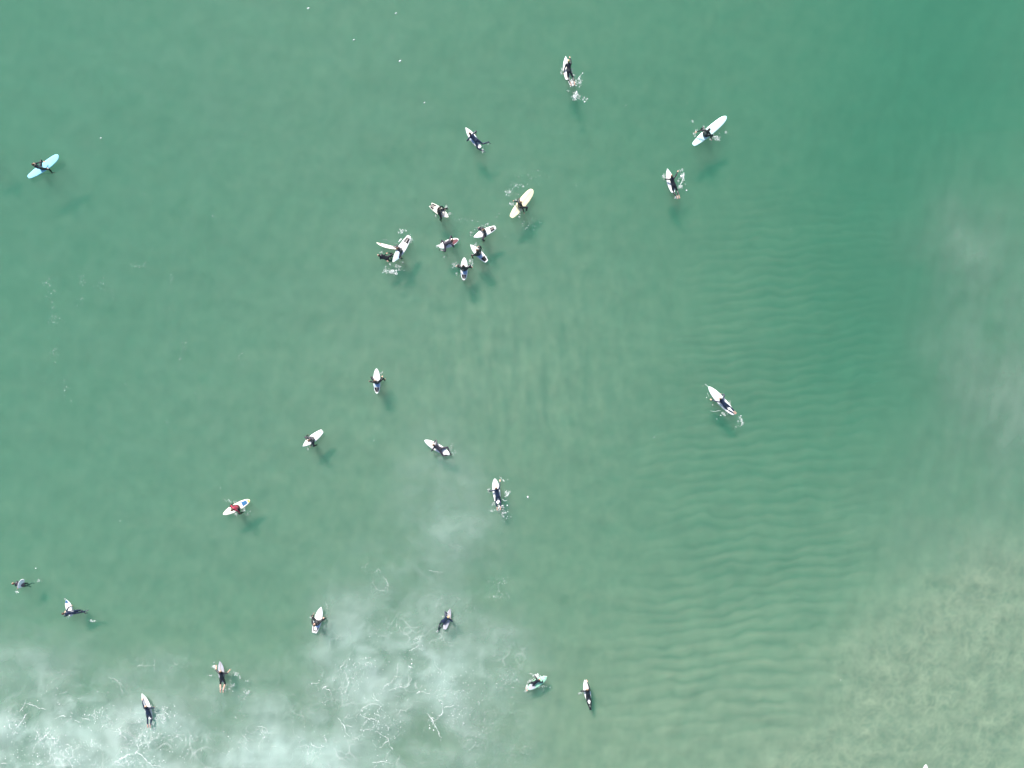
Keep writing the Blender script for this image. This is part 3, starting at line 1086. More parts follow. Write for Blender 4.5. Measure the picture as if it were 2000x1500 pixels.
def person(label, pelvis, spine, front, look, hands, feet, elbow_pole, knee_pole, footdir, suit='suit', legs=None, skin='skin',
           hair='hairdark', bare_arms=False, bare_shins=False, hood=False, scale=1.08, boots=False, palm=None, sleeves=None):
    """pelvis: world point; spine: pelvis->neck direction; front: way the chest faces; look: way the face points;
    hands / feet: (left, right) world targets"""
    s = scale
    B = Body()
    spine = spine.normalized()
    f = (front - spine * front.dot(spine)).normalized()
    left = spine.cross(f) * -1.0
    left = f.cross(spine)
    left = -left if False else left
    # right-handed: for an upright person facing +y (f) with spine +z, left is -x
    left = spine.cross(f)
    SUIT, LEG, SKIN, EYE, LIP, HOOD = 0, 1, 2, 3, 4, 5
    mats = [M[suit], M[legs or suit], M[skin], M['eye'], M['lip'], M['hood']]
    tor = [(-0.115, 0.085, 0.070, -0.01), (-0.09, 0.135, 0.098, -0.01), (0.0, 0.168, 0.118, -0.012), (0.09, 0.158, 0.108, 0.0), (0.19, 0.135, 0.094, 0.0),
           (0.30, 0.152, 0.108, 0.006), (0.39, 0.172, 0.118, 0.006), (0.455, 0.178, 0.105, 0.0), (0.50, 0.150, 0.085, -0.006), (0.54, 0.085, 0.065, -0.008), (0.565, 0.058, 0.055, -0.004)]
    B.rings([(pelvis + spine * (t * s) + f * (o * s), left, f, a * s, b * s) for t, a, b, o in tor], 16)
    B.seg.append((pelvis + left * 0.05, pelvis - left * 0.05, 0.115 * s, LEG))
    B.seg.append((pelvis + spine * 0.16 * s, pelvis + spine * 0.50 * s, 0.125 * s, SUIT))
    neck = pelvis + spine * (0.53 * s)
    up = (spine * 0.75 + ZUP * 0.55)
    look = look.normalized()
    up = (up - look * up.dot(look)).normalized()
    if abs(look.dot(spine)) > 0.75:      # lying: head raised, crown away from chest side
        up = (-f - look * (-f).dot(look)).normalized()
        base = neck + spine * 0.07 * s - f * 0.045 * s
        hc = base + up * (0.07 * s) + look * (0.035 * s)
    else:
        base = neck + up * (0.06 * s)
        hc = neck + up * (0.175 * s) + look * (0.02 * s)
    hm = HOOD if hood else SKIN
    B.limb(neck - spine * 0.02 * s, 0.060 * s, base.lerp(hc, 0.45), 0.054 * s, hm if hood else SKIN)
    side = look.cross(up)
    B.ball(hc, look, up, 0.076 * s, 0.096 * s, 0.112 * s, hm)
    jaw = hc - up * 0.065 * s + look * 0.030 * s
    B.ball(jaw, look, up, 0.052 * s, 0.058 * s, 0.052 * s, SKIN)
    B.ball(hc + look * 0.045 * s - up * 0.01 * s, look, up, 0.056 * s, 0.048 * s, 0.078 * s, SKIN)
    B.limb(hc + look * 0.090 * s + up * 0.012 * s, 0.010 * s, hc + look * 0.108 * s - up * 0.022 * s, 0.015 * s, SKIN, m=8)
    B.limb(hc + look * 0.088 * s + side * 0.035 * s + up * 0.024 * s, 0.010 * s, hc + look * 0.088 * s - side * 0.035 * s + up * 0.024 * s, 0.010 * s, SKIN, m=8)
    for q in (1, -1):
        e = hc + look * 0.086 * s + side * (q * 0.031 * s) + up * 0.005 * s
        B.seg.append((e, e + side * 0.004, 0.013 * s, EYE))
        B.ball(hc + side * (q * 0.078 * s) - look * 0.005 * s, look, up, 0.010 * s, 0.020 * s, 0.032 * s, hm, 0.012)
    mo = hc + look * 0.090 * s - up * 0.055 * s
    B.limb(mo + side * 0.020 * s, 0.009 * s, mo - side * 0.020 * s, 0.009 * s, LIP, m=8)
    # arms
    for q, tgt in ((1, hands[0]), (-1, hands[1])):
        sh = pelvis + spine * (0.455 * s) + left * (q * 0.165 * s)
        pole = elbow_pole[0 if q > 0 else 1]
        el, wr = ik(sh, tgt, 0.29 * s, 0.255 * s, pole)
        am = SKIN if bare_arms else SUIT
        B.limb(sh, 0.060 * s, el, 0.043 * s, SUIT, 0.004 * s)
        B.limb(el, 0.043 * s, wr, 0.029 * s, am, 0.006 * s)
        hd = (wr - el).normalized()
        pn = palm if palm is not None else -ZUP
        pn = (pn - hd * pn.dot(hd))
        if pn.length < 1e-3:
            pn = f - hd * f.dot(hd)
        pn.normalize()
        hs = hd.cross(pn) * q      # towards the thumb roughly
        B.rings([(wr - hd * 0.01 * s, hs, pn, 0.026 * s, 0.019 * s), (wr + hd * 0.03 * s, hs, pn, 0.036 * s, 0.017 * s),
                 (wr + hd * 0.07 * s, hs, pn, 0.042 * s, 0.016 * s), (wr + hd * 0.098 * s, hs, pn, 0.040 * s, 0.013 * s), (wr + hd * 0.104 * s, hs, pn, 0.034 * s, 0.009 * s)])
        B.seg.append((wr + hd * 0.01 * s, wr + hd * 0.10 * s, 0.030 * s, SKIN))
        for i, (off, ln) in enumerate(((0.031, 0.072), (0.0105, 0.082), (-0.0105, 0.076), (-0.031, 0.058))):
            k0 = wr + hd * 0.096 * s + hs * (off * s)
            fd = (hd + hs * (off * 2.2) + pn * 0.12).normalized()
            k1 = k0 + fd * (ln * 0.52 * s)
            fd2 = (fd + pn * 0.45).normalized()
            k2 = k1 + fd2 * (ln * 0.48 * s)
            B.limb(k0, 0.0100 * s, k1, 0.0092 * s, SKIN, m=8)
            B.limb(k1, 0.0092 * s, k2, 0.0078 * s, SKIN, m=8)
        t0 = wr + hd * 0.025 * s + hs * 0.030 * s
        t1 = t0 + (hd * 0.6 + hs * 0.75 + pn * 0.2).normalized() * 0.040 * s
        t2 = t1 + (hd * 0.85 + hs * 0.35 + pn * 0.25).normalized() * 0.032 * s
        B.limb(t0, 0.013 * s, t1, 0.011 * s, SKIN, m=8)
        B.limb(t1, 0.011 * s, t2, 0.009 * s, SKIN, m=8)
    # legs
    ankles = []
    for q, tgt in ((1, feet[0]), (-1, feet[1])):
        i = 0 if q > 0 else 1
        hp = pelvis - spine * (0.045 * s) + left * (q * 0.090 * s)
        kn, an = ik(hp, tgt, 0.42 * s, 0.42 * s, knee_pole[i])
        B.limb(hp, 0.088 * s, kn, 0.056 * s, LEG, 0.004 * s)
        B.limb(kn, 0.055 * s, an, 0.037 * s, SKIN if bare_shins else LEG, 0.010 * s)
        sd_ = (an - kn).normalized()
        fd = footdir[i]
        if fd is None:
            fd = sd_ * 0.9 - (front if abs(front.z) > 0.5 else ZUP) * 0.0
        fd = fd.normalized()
        nu = (kn - an) - fd * (kn - an).dot(fd)
        if nu.length < 0.05:
            nu = -f - fd * (-f).dot(fd)
        if nu.length < 0.05:
            nu = ZUP
        nu.normalize()
        fs = fd.cross(nu)
        heel = an - nu * 0.030 * s
        B.rings([(heel - fd * 0.060 * s, fs, nu, 0.016 * s, 0.016 * s), (heel - fd * 0.045 * s, fs, nu, 0.030 * s, 0.032 * s), (heel, fs, nu, 0.034 * s, 0.040 * s),
                 (heel + fd * 0.07 * s - nu * 0.008 * s, fs, nu, 0.038 * s, 0.030 * s), (heel + fd * 0.13 * s - nu * 0.018 * s, fs, nu, 0.045 * s, 0.020 * s),
                 (heel + fd * 0.175 * s - nu * 0.022 * s, fs, nu, 0.042 * s, 0.014 * s), (heel + fd * 0.195 * s - nu * 0.023 * s, fs, nu, 0.028 * s, 0.009 * s)])
        B.seg.append((heel - fd * 0.03 * s, heel + fd * 0.17 * s, 0.034 * s, LEG if boots else SKIN))
        ankles.append(an)
    me = B.finish('person', mats)
    me.transform(Matrix.Translation(-pelvis))
    o = bpy.data.objects.new('person', me)
    COL.objects.link(o)
    o.location = pelvis
    tag(o, label, 'person', 'surfers in the water')
    # hair
    if hair and not hood:
        v, fc = [], []
        c = hc - pelvis + up * 0.016 * s - look * 0.020 * s
        nr, m = 10, 16
        for a in range(nr + 1):
            th = math.pi * a / nr
            for k in range(m):
                ph = 2 * math.pi * k / m
                d = side * (math.sin(th) * math.cos(ph)) + look * (math.sin(th) * math.sin(ph)) + up * math.cos(th)
                rr = Vector((0.085 * math.sin(th) * math.cos(ph), 0.095 * math.sin(th) * math.sin(ph), 0.108 * math.cos(th)))
                nz = 1 + 0.07 * mnoise.noise(d * 6 + pelvis)
                fr = max(0.0, math.sin(th) * math.sin(ph)) * max(0.0, 0.55 - math.cos(th))
                nz *= 1 - 0.38 * min(fr, 1)
                if math.cos(th) < -0.35:
                    nz *= 0.90
                v.append(c + (side * rr.x + look * rr.y + up * rr.z) * (s * nz))
        for a in range(nr):
            for k in range(m):
                j = (k + 1) % m
                fc.append((a * m + k, (a + 1) * m + k, (a + 1) * m + j, a * m + j))
        mesh_obj('hair', v, fc, M[hair], o)
    return o, ankles


def sit(label, board, t=0.40, face=0.0, lean=0.05, side_lean=0.0, hands=None, knees=0.34, head_turn=0.0, feet=None, flip=False, **kw):
    """astride a board: t along the board, face turns the body (deg, + left); hands as (fwd, left, up) metres or ('px',x,y,z)"""
    c = board.at(t)
    yaw = board.yaw + R(face) + (math.pi if flip else 0)
    fw = Vector((math.cos(yaw), math.sin(yaw), 0))
    lf = Vector((-fw.y, fw.x, 0))
    pel = c + ZUP * 0.105
    W = lambda a: (P(a[1], a[2], a[3]) if a[0] == 'px' else pel + fw * a[0] + lf * a[1] + ZUP * a[2])
    hands = hands or ((0.30, 0.22, 0.02), (0.30, -0.22, 0.02))
    hd = [W(h) for h in hands]
    feet = feet or ((0.20, 0.46, -0.52), (0.20, -0.46, -0.52))
    ft = [W(a) for a in feet]
    sp = fw * lean + lf * side_lean + ZUP
    hy = yaw + R(head_turn)
    look = Vector((math.cos(hy), math.sin(hy), -0.18))
    kp = (fw * 1.0 + lf * (knees * 2.2) + ZUP * 0.5, fw * 1.0 - lf * (knees * 2.2) + ZUP * 0.5)
    ep = (lf * 0.9 - fw * 0.5 - ZUP * 0.2, -lf * 0.9 - fw * 0.5 - ZUP * 0.2)
    fd = (fw * 0.8 - ZUP * 0.5, fw * 0.8 - ZUP * 0.5)
    o, an = person(label, pel, sp, fw, look, hd, ft, ep, kp, fd, **kw)
    if board:
        board.leash(an[1])
    return o


def prone(label, pelvis, neck, hands, feet, board=None, arch=0.16, zp=0.17, look=None, poles=None, **kw):
    """lying face down; pelvis, neck as pixels, hands/feet (x, y, z) pixels"""
    pel = P(pelvis[0], pelvis[1], zp)
    nk = P(neck[0], neck[1], zp + arch)
    h = nk - pel
    h2 = Vector((h.x, h.y, 0)).normalized()
    lf = Vector((-h2.y, h2.x, 0))
    sp = h2 + ZUP * (arch / 0.52)
    lk = look if look is not None else h2 + ZUP * 0.05
    ep = poles or (lf * 1.0 + ZUP * 0.45, -lf * 1.0 + ZUP * 0.45)
    kp = (lf * 0.4 - ZUP * 1.0, -lf * 0.4 - ZUP * 1.0)
    kw.setdefault('scale', 1.0)
    ft = [P(*a) for a in feet]
    if 'knee' in kw:
        kp = kw.pop('knee')
    else:                       # straight legs reach out to their full length
        for i, q in enumerate((1, -1)):
            hip = pel + lf * (q * 0.09)
            if board:
                ft[i].z = max(ft[i].z, 0.125)
            d = ft[i] - hip
            ft[i] = hip + d.normalized() * max(d.length, 0.82 * kw['scale'])
    o, an = person(label, pel, sp, -ZUP, lk, [P(*a) for a in hands], ft, ep, kp,
                   (-h2 * 0.9 - ZUP * 0.25, -h2 * 0.9 - ZUP * 0.25), **kw)
    if board:
        board.leash(an[1])
    return o


def splash(label, items):
    f = Foam()
    for it in items:
        if it[0] == 's':
            f.spray(*it[1:])
            f.haze(it[1], it[2], it[3], it[4], max(1, int(it[5] * 0.14)), it[6] if len(it) > 6 else 0)
        else:
            f.ribbon(it[1], it[2] * 1.5, jit=0.05, breakup=0.3, branch=False)
    o = f.build('splash', [M['foam'], M['foamfaint']])
    tag(o, label, 'splash', 'splashes round the surfers', kind='stuff')
    return o


# ---- 1 pale blue longboard, far left
b = Board('pale blue longboard with rounded nose at the far left', (55.5, 346.5), (118.5, 305), 0.60, 'paleblue', 'long', tilt=2, z=0.035)
sit('surfer in black wetsuit sitting on the pale blue longboard at far left', b, 0.43, face=10, lean=-0.10, hands=(('px', 84, 316.5, 0.35), (0.25, -0.30, 0.0)), hair='hairbrown', skin='skin')
# ---- 2 paddling at the top
b = Board('white shortboard whose nose points up, under the paddler kicking up spray at the top', (1108, 156), (1104.5, 111.5), 0.47, 'white', 'short', z=0.03)
prone('surfer paddling hard at the top of the photo, trailing a long splash', (1111.5, 139), (1110.3, 122), ((1101, 142, 0.03), (1113, 111, 0.05)),
      ((1112.5, 156, 0.02), (1119, 155, 0.02)), b, hair='hairblond')
splash('spray and white water kicked up behind the paddler at the top', [
    ('s', 1117, 162, 7, 6, 130, 0, 0.015, 0.07), ('s', 1131, 158, 8, 9, 45, 60), ('s', 1125, 187, 6, 9, 80, 20, 0.015, 0.06),
    ('s', 1140, 194, 9, 6, 30), ('s', 1119, 147, 9, 3, 30), ('s', 1099, 138, 4, 8, 20, 20), ('s', 1117, 138, 3, 5, 20), ('s', 1110, 180, 14, 10, 16),
    ('r', [(1095, 140), (1098, 134), (1099, 130)], 0.12), ('r', [(1129, 161), (1136, 162), (1132, 152), (1139, 145)], 0.10), ('r', [(1123, 197), (1126, 188), (1128, 178)], 0.18)])
# ---- 3 prone with legs apart
b = Board('white shortboard with pale blue middle under the surfer whose legs are spread', (938, 289), (909.5, 250.5), 0.50, 'white', 'short',
          patch=[('blue_band_or_shade', 0.30, 0.62, -0.80, 0.80, 'lilac')], z=0.03)
prone('surfer lying on a board with both legs spread apart, top centre', (930, 274.5), (921, 265), ((915.5, 273, 0.02), (929.5, 261.5, 0.10)),
      ((943, 295, -0.02), (953.5, 278, 0.02)), b, boots=True, hair='hairbrown', suit='navy',
      knee=(Vector((-0.3, -0.6, -0.2)), Vector((0.5, -0.6, -0.2))))
splash('small bubbles at the feet of the surfer with spread legs', [('s', 942, 296, 4, 5, 24), ('s', 916, 273, 2, 2, 8), ('s', 953, 280, 2, 2, 5)])
# ---- 4 longboard top right
b = Board('very long white longboard with rounded nose at the top right', (1353.5, 283.5), (1417, 230), 0.60, 'aqua', 'long', tilt=2.5, z=0.03,
          patch=[('logo_dot', 0.575, 0.60, -0.42, -0.22, 'grey')])
sit('surfer in black wetsuit sitting on the very long white longboard, one arm flung out', b, 0.36, face=12, lean=0.12, hands=(('px', 1358, 258, 0.30), (0.02, -0.58, -0.05)), hair='hairdark')
splash('splash beside the surfer on the very long white longboard', [('s', 1396, 267, 8, 5, 50, 20), ('s', 1402, 271, 5, 4, 30), ('s', 1389, 273, 4, 6, 20), ('s', 1375, 249, 2, 5, 16),
       ('s', 1357, 262, 3, 6, 24), ('s', 1360, 255, 3, 3, 14), ('s', 1420, 260, 4, 4, 6), ('s', 1350, 242, 14, 10, 8)])
# ---- 5 paddling, right arm crooked
b = Board('white shortboard with pointed nose under the paddler with a crooked right arm', (1315, 376), (1302.5, 330.5), 0.52, 'white', 'short')
prone('surfer paddling with the right arm crooked forward over the water', (1315.5, 361.5), (1311.5, 346), ((1301.5, 351.5, 0.0), (1325, 333, 0.10)),
      ((1320.5, 383, 0.03), (1324.5, 380, 0.05)), b, hair='hairbrown', poles=(Vector((-0.9, 0.2, 0.4)), Vector((0.9, -0.5, 0.5))))
splash('curved trail of foam beside the paddler with a crooked right arm', [
    ('r', [(1336, 334), (1335, 345), (1333, 352), (1330, 359), (1327, 366)], 0.26), ('s', 1334, 346, 2.5, 10, 60, -12), ('s', 1329, 364, 5, 5, 50), ('s', 1296, 345, 3, 7, 40, 10),
    ('s', 1322, 386, 4, 3, 45, 0, 0.015, 0.06), ('s', 1326, 349, 5, 6, 10), ('s', 1328, 333, 4, 2, 14)])
# ---- 6 cream board
b = Board('cream yellow longboard with rounded nose in the upper middle', (998, 424.5), (1040.5, 371.5), 0.66, 'cream', 'long', tilt=3, z=0.02)
sit('surfer in black wetsuit sitting on the cream yellow longboard with arms out', b, 0.40, face=-8, lean=0.06, hands=((-0.06, 0.58, -0.04), (-0.10, -0.60, -0.05)), hair='hairbrown', suit='suit')
splash('flecks of splash beside the cream yellow longboard', [('s', 1000, 398, 6, 4, 40), ('s', 993, 376, 8, 8, 40), ('s', 1008, 392, 4, 4, 14), ('s', 1016, 422, 6, 6, 8), ('s', 1014, 361, 14, 6, 24)])
# ---- 7 swallow tail with three pads
b = Board('white swallow-tailed surfboard with black three-piece grip, nose to lower right', (840.5, 399.5), (876.5, 425.5), 0.54, 'warmwhite', 'fish', pad='three', swallow=True, tilt=3, z=0.03)
sit('surfer sitting on the swallow-tailed board with black three-piece grip', b, 0.53, face=8, lean=-0.04, hands=((0.22, 0.26, 0.02), (0.25, -0.22, 0.0)), hair='hairdark', suit='suit')
splash('small ripples of foam by the swallow-tailed board', [('s', 872, 405, 3, 2, 12), ('s', 851, 422, 1, 1, 4), ('s', 880, 415, 6, 12, 10)])
# ---- 8
b = Board('white shortboard with dark tail grip pointing right, above the group of three', (968, 444), (925, 464.5), 0.52, 'white', 'short', pad='two', tilt=2, z=0.03)
sit('surfer with brown hair sitting on the white board whose nose points lower left', b, 0.50, face=-5, lean=0.02, hands=((0.16, 0.34, 0.0), (0.25, -0.42, -0.02)), hair='hairbrown', suit='plum')
splash('scattered drops round the white board pointing lower left', [('s', 936, 447, 8, 5, 40), ('s', 946, 441, 8, 4, 20), ('s', 919, 456, 4, 8, 14)])
# ---- 9 maroon deck
b = Board('short white-railed surfboard with dark maroon deck near the middle group', (858, 483), (896, 468), 0.54, 'white', 'round', tilt=0, z=0.02,
          patch=[('deck_panel', 0.66, 0.955, -0.76, 0.56, 'maroon')], stringer=False)
prone('surfer sprawled over the tail of the maroon-decked board, legs trailing', (869.5, 476), (879, 471.5), ((884, 466.5, 0.08), (886, 478.5, 0.05)),
      ((860, 479, 0.0), (862, 488, -0.18)), None, hair='hairbrown', suit='plum', arch=0.22,
      knee=(Vector((-0.6, 0.1, -0.6)), Vector((-0.2, -0.6, -0.3))))
splash('foot splash behind the maroon-decked board', [('s', 856, 480, 3, 1.5, 30, -20, 0.02, 0.05), ('s', 863, 489, 3, 3, 8)])
# ---- 10
b = Board('white shortboard with solid black tail grip and bluish shade painted behind the rider, nose upper left', (951, 511), (918.5, 478.5), 0.52, 'white', 'short', pad='full', tilt=3, z=0.03,
          patch=[('blue_band_or_shade', 0.27, 0.46, -0.05, 0.82, 'lilac')])  # bluish band is the rider's shade painted on the tail half
sit('surfer sitting on the white board with solid black tail grip, nose upper left', b, 0.47, face=4, lean=0.14, hands=((0.26, 0.42, -0.04), (0.34, -0.30, -0.02)), hair='hairbrown', skin='skin')
splash('drops in the water by the board with solid black tail grip', [('s', 929, 479, 3, 3, 14), ('s', 941, 489, 4, 4, 10), ('s', 918, 510, 4, 6, 16), ('s', 948, 500, 3, 3, 10)])
# ---- 11
b = Board('white shortboard pointing straight up with ring-shaped black grip, lowest of the group', (906, 547.5), (907.3, 503.5), 0.51, 'white', 'round', pad='two', tilt=3, z=0.03,
          patch=[('blue_band_or_shade', 0.27, 0.44, -0.82, 0.30, 'lilac')])  # rider's bluish shade painted on the deck behind the seat
sit('surfer with both arms spread wide on the board pointing straight up, lowest of the group', b, 0.47, face=0, lean=0.10, hands=((0.22, 0.52, -0.02), (0.18, -0.56, -0.04)), hair='hairdark')
splash('ring of bright drops round the surfer with both arms spread wide', [('s', 920, 512, 7, 6, 34), ('s', 887, 515, 6, 8, 24), ('s', 895, 517, 3, 2, 14), ('s', 892, 535, 3, 3, 9), ('s', 920, 519, 3, 3, 12), ('s', 885, 522, 5, 4, 9)])
# ---- 12 and the loose board
b = Board('white shortboard with blue nose panel and dark grip, crossed by a second board', (800, 461), (768, 513.5), 0.58, 'white', 'short', pad='two', tilt=3, z=0.03,
          patch=[('blue_panel', 0.62, 0.91, -0.84, 0.84, 'lilac')])
sit('seated surfer holding the end of a second loose white board', b, 0.53, face=-32, lean=0.12, hands=((0.20, 0.42, -0.02), ('px', 774.5, 484.5, 0.22)), hair='hairbrown', suit='plum')
b2 = Board('loose narrow white board tipped on its side with red marks, pointing left', (778, 486.5), (735.5, 476.8), 0.46, 'warmwhite', 'short', tilt=2, z=0.10, roll=52, stringer=False,
           patch=[('red_mark', 0.80, 0.83, -0.7, 0.7, 'red'), ('red_mark', 0.86, 0.875, -0.5, 0.6, 'red')])
splash('white water round the two crossed boards', [('s', 785, 452, 8, 3, 24, -15, 0.02, 0.06), ('s', 792, 470, 5, 7, 20, 30), ('s', 803, 468, 4, 8, 26), ('r', [(779, 474), (783, 470), (786, 468)], 0.16),
       ('s', 765, 530, 14, 4, 80, -4, 0.012, 0.06), ('s', 780, 521, 6, 4, 22), ('s', 771, 519, 4, 3, 14), ('s', 752, 527, 4, 5, 22), ('s', 773, 534, 4, 3, 20, 0, 0.02, 0.05), ('s', 790, 505, 16, 16, 12)])
# ---- 13 swimmer
prone('swimmer in black wetsuit treading water without a board beside two crossed boards', (756, 504.5), (750, 502), ((757, 493.5, -0.02), (761.5, 515.5, 0.0)),
      ((763, 501, -0.10), (760, 494, -0.25)), None, zp=-0.06, arch=0.30, boots=True, hair='hairdark', look=Vector((-0.8, 0.45, 0.1)),
      knee=(Vector((0.8, 0.2, -0.6)), Vector((0.4, 0.9, -0.3))), poles=(Vector((0.2, 1, 0.3)), Vector((-0.5, -1, 0.3))))
splash('drops on the water round the swimmer without a board', [('s', 744, 494, 4, 4, 12), ('s', 762, 516, 2, 2, 9)])
# ---- 14
b = Board('white shortboard pointing straight up with wide black grip, alone left of centre', (736.3, 769), (736.3, 719.5), 0.50, 'white', 'round', pad='two', tilt=3, z=0.03,
          patch=[('blue_band_or_shade', 0.27, 0.42, -0.80, 0.80, 'lilac')])  # band paints the bluish shade that falls on the tail
sit('surfer sitting alone left of centre, right arm stretched forward', b, 0.45, face=-6, lean=0.04, hands=((0.02, 0.52, -0.04), (0.46, -0.36, -0.02)), hair='hairdark')
splash('small splash at the hand of the surfer alone left of centre', [('s', 746, 729, 2, 4, 12), ('s', 729, 741, 3, 1, 6)])
# ---- 15 big paddle board right
b = Board('big white longboard with pointed nose over the rippled sand at right', (1434, 810), (1382, 755), 0.60, 'white', 'round', tilt=1.5, z=0.03)
prone('surfer lying back on the tail half of the big white longboard at right', (1416, 790.5), (1407.5, 780.5), ((1389, 780.5, 0.02), (1409, 770.5, 0.05)),
      ((1426, 801, 0.14), (1429, 798.5, 0.14)), b, hair='hairdark', suit='navy', poles=(Vector((-0.8, -0.8, 0.4)), Vector((0.7, 0.7, 0.4))))
splash('thin foam wake round the big white longboard at right', [
    ('r', [(1376, 750), (1381, 754), (1385, 757)], 0.10), ('r', [(1384, 775), (1382, 769), (1383, 766)], 0.09), ('r', [(1383, 800), (1392, 804), (1402, 802), (1412, 802)], 0.10),
    ('s', 1414, 808, 5, 4, 30), ('r', [(1445, 816), (1449, 820), (1448, 832)], 0.10), ('s', 1447, 822, 6, 12, 44, -20), ('s', 1437, 833, 3, 4, 9), ('s', 1424, 785, 8, 3, 16, 45), ('s', 1411, 770, 3, 2, 9)])
# ---- 16
b = Board('white shortboard with faint tail grip, nose lower left, left of centre', (630, 841.5), (592.5, 871.5), 0.54, 'white', 'short', pad='faint', tilt=2, z=0.03)
sit('surfer sitting on the white board left of centre, reaching past its nose', b, 0.50, face=5, lean=0.02, side_lean=0.05, hands=((0.52, 0.32, -0.02), (0.30, -0.22, 0.04)), hair='hairbrown', suit='plum')
splash('white drops at the hand reaching past the board nose', [('s', 601.5, 876.5, 2, 3, 14, 30)])
# ---- 17
b = Board('white shortboard with rounded nose pointing left, by the middle of the photo', (878, 888), (829.5, 859.5), 0.54, 'white', 'round', tilt=2, z=0.03)
prone('surfer in grey wetsuit lying on the white board with knees bent outwards', (860, 877.5), (850.5, 871.5), ((845, 878, 0.05), (848, 863.5, 0.14)),
      ((877, 888, 0.0), (879, 884, 0.02)), b, boots=True, hair='hairbrown', suit='plum', arch=0.24,
      knee=(Vector((-0.2, -1, -0.2)), Vector((0.5, 0.9, -0.2))))
splash('bubbles over the legs of the surfer in grey wetsuit', [('s', 871, 884, 6, 4, 50, 30), ('s', 882, 870, 3, 5, 12), ('s', 877, 878, 4, 4, 14), ('s', 886, 886, 5, 6, 14)])
# ---- 18
b = Board('white shortboard with broad rounded nose pointing up under the centre paddler', (972.5, 984), (966.5, 934), 0.54, 'white', 'round', tilt=1.5, z=0.03)
prone('surfer paddling up the photo near the centre, right arm reaching forward', (971.8, 968.5), (969, 953.5), ((955, 958.5, 0.02), (977.5, 932, 0.08)),
      ((970.5, 985, 0.02), (976.5, 983, 0.02)), b, hair='hairbrown', suit='navy')
splash('foam swirls left by the paddler near the centre', [
    ('r', [(991, 959), (993, 964), (989, 969), (987, 973)], 0.22), ('r', [(980, 975), (986, 978), (991, 977)], 0.16), ('r', [(979, 936), (983, 938), (985, 941)], 0.16), ('s', 990, 964, 5, 8, 40),
    ('s', 977, 990, 6, 5, 60, 0, 0.015, 0.06), ('s', 965, 983, 3, 6, 18), ('s', 955, 957, 4, 3, 20, -45), ('s', 968, 997, 14, 3, 26), ('s', 984, 1000, 8, 6, 30), ('s', 978, 933, 3, 4, 14), ('s', 985, 1012, 10, 14, 24)])
# ---- 19 red top
b = Board('white board with blue oval grip and yellow tail tip, under the rider in red', (488.5, 976.5), (437.5, 1004), 0.56, 'warmwhite', 'round', tilt=2, z=0.03,
          patch=[('tail_tip', 0.025, 0.085, -0.8, 0.8, 'yellow'), ('grip_panel', 0.12, 0.30, -0.62, 0.62, 'blue')])
sit('surfer in red top sitting on the white board with the blue grip', b, 0.46, face=22, lean=0.10, hands=((0.24, 0.38, -0.02), (0.30, -0.24, 0.06)), hair='hairbrown', suit='redtop', legs='suit')
splash('water thrown up beside the rider in red', [('s', 461, 1004, 3, 4, 30), ('s', 450, 978, 10, 4, 22), ('s', 475, 996, 6, 5, 18), ('s', 483, 1001, 8, 8, 10)])
# ---- 20 swimmer with small board at left edge
b = Board('small white bodyboard standing on edge at the left edge of the photo', (41, 1147), (47.5, 1129.5), 0.40, 'white', 'body', tilt=6, z=0.16, roll=62, thick=0.05, stringer=False, fins=False)
prone('person floating chest down beside the small white bodyboard at the left edge', (45, 1142), (36, 1142.5), ((44, 1133, 0.22), (34.5, 1152, 0.0)),
      ((56, 1141, -0.45), (55, 1144, -0.55)), None, zp=0.02, arch=0.26, boots=True, hair='hairbrown', skin='skin', suit='plum', scale=0.9)
splash('pale ripple under the hand of the person at the left edge', [('s', 34, 1156, 4, 2.5, 26, 10, 0.012, 0.03), ('s', 76, 1134, 8, 3, 20)])
# ---- 21
b = Board('small white board with blue nose near the left edge, rider leaning over it', (139.5, 1203), (132, 1169.5), 0.48, 'white', 'short', tilt=4, z=0.06,
          patch=[('blue_tip', 0.80, 0.96, -0.55, 0.85, 'blue')])
prone('person leaning across a small blue-nosed board with legs trailing right', (144, 1195.5), (136.5, 1198), ((127, 1197, 0.12), (138.5, 1184, 0.14)),
      ((164, 1194, 0.0), (166, 1196.5, -0.05)), None, zp=0.16, arch=0.26, scale=0.92, boots=True, hair='hairbrown', suit='navy', look=Vector((-0.5, -0.75, -0.1)),
      poles=(Vector((-0.3, -1, 0.3)), Vector((0.4, 0.8, 0.4))))
splash('small foam threads by the blue-nosed board', [('s', 182, 1213, 8, 3, 22), ('s', 133, 1205, 2, 3, 6), ('s', 128, 1170, 3, 2, 7)])
# ---- 22
b = Board('white square-tailed board with u-shaped grey grip, nose up, lower middle', (614, 1236), (629, 1183.5), 0.56, 'white', 'fish', pad='u', tilt=3, z=0.03,
          patch=[('blue_band_or_shade', 0.22, 0.40, -0.85, 0.1, 'lilac')])  # bluish shade behind the rider, painted as a deck band
sit('surfer sitting on the square-tailed white board in the lower middle with knees wide', b, 0.44, face=4, lean=-0.04, hands=((0.26, 0.40, 0.0), (0.30, -0.36, 0.0)), hair='hairbrown', knees=0.5)
splash('pale ripple by the left knee of the surfer with knees wide', [('s', 606, 1205, 2, 2, 8), ('s', 637, 1180, 6, 6, 8)])
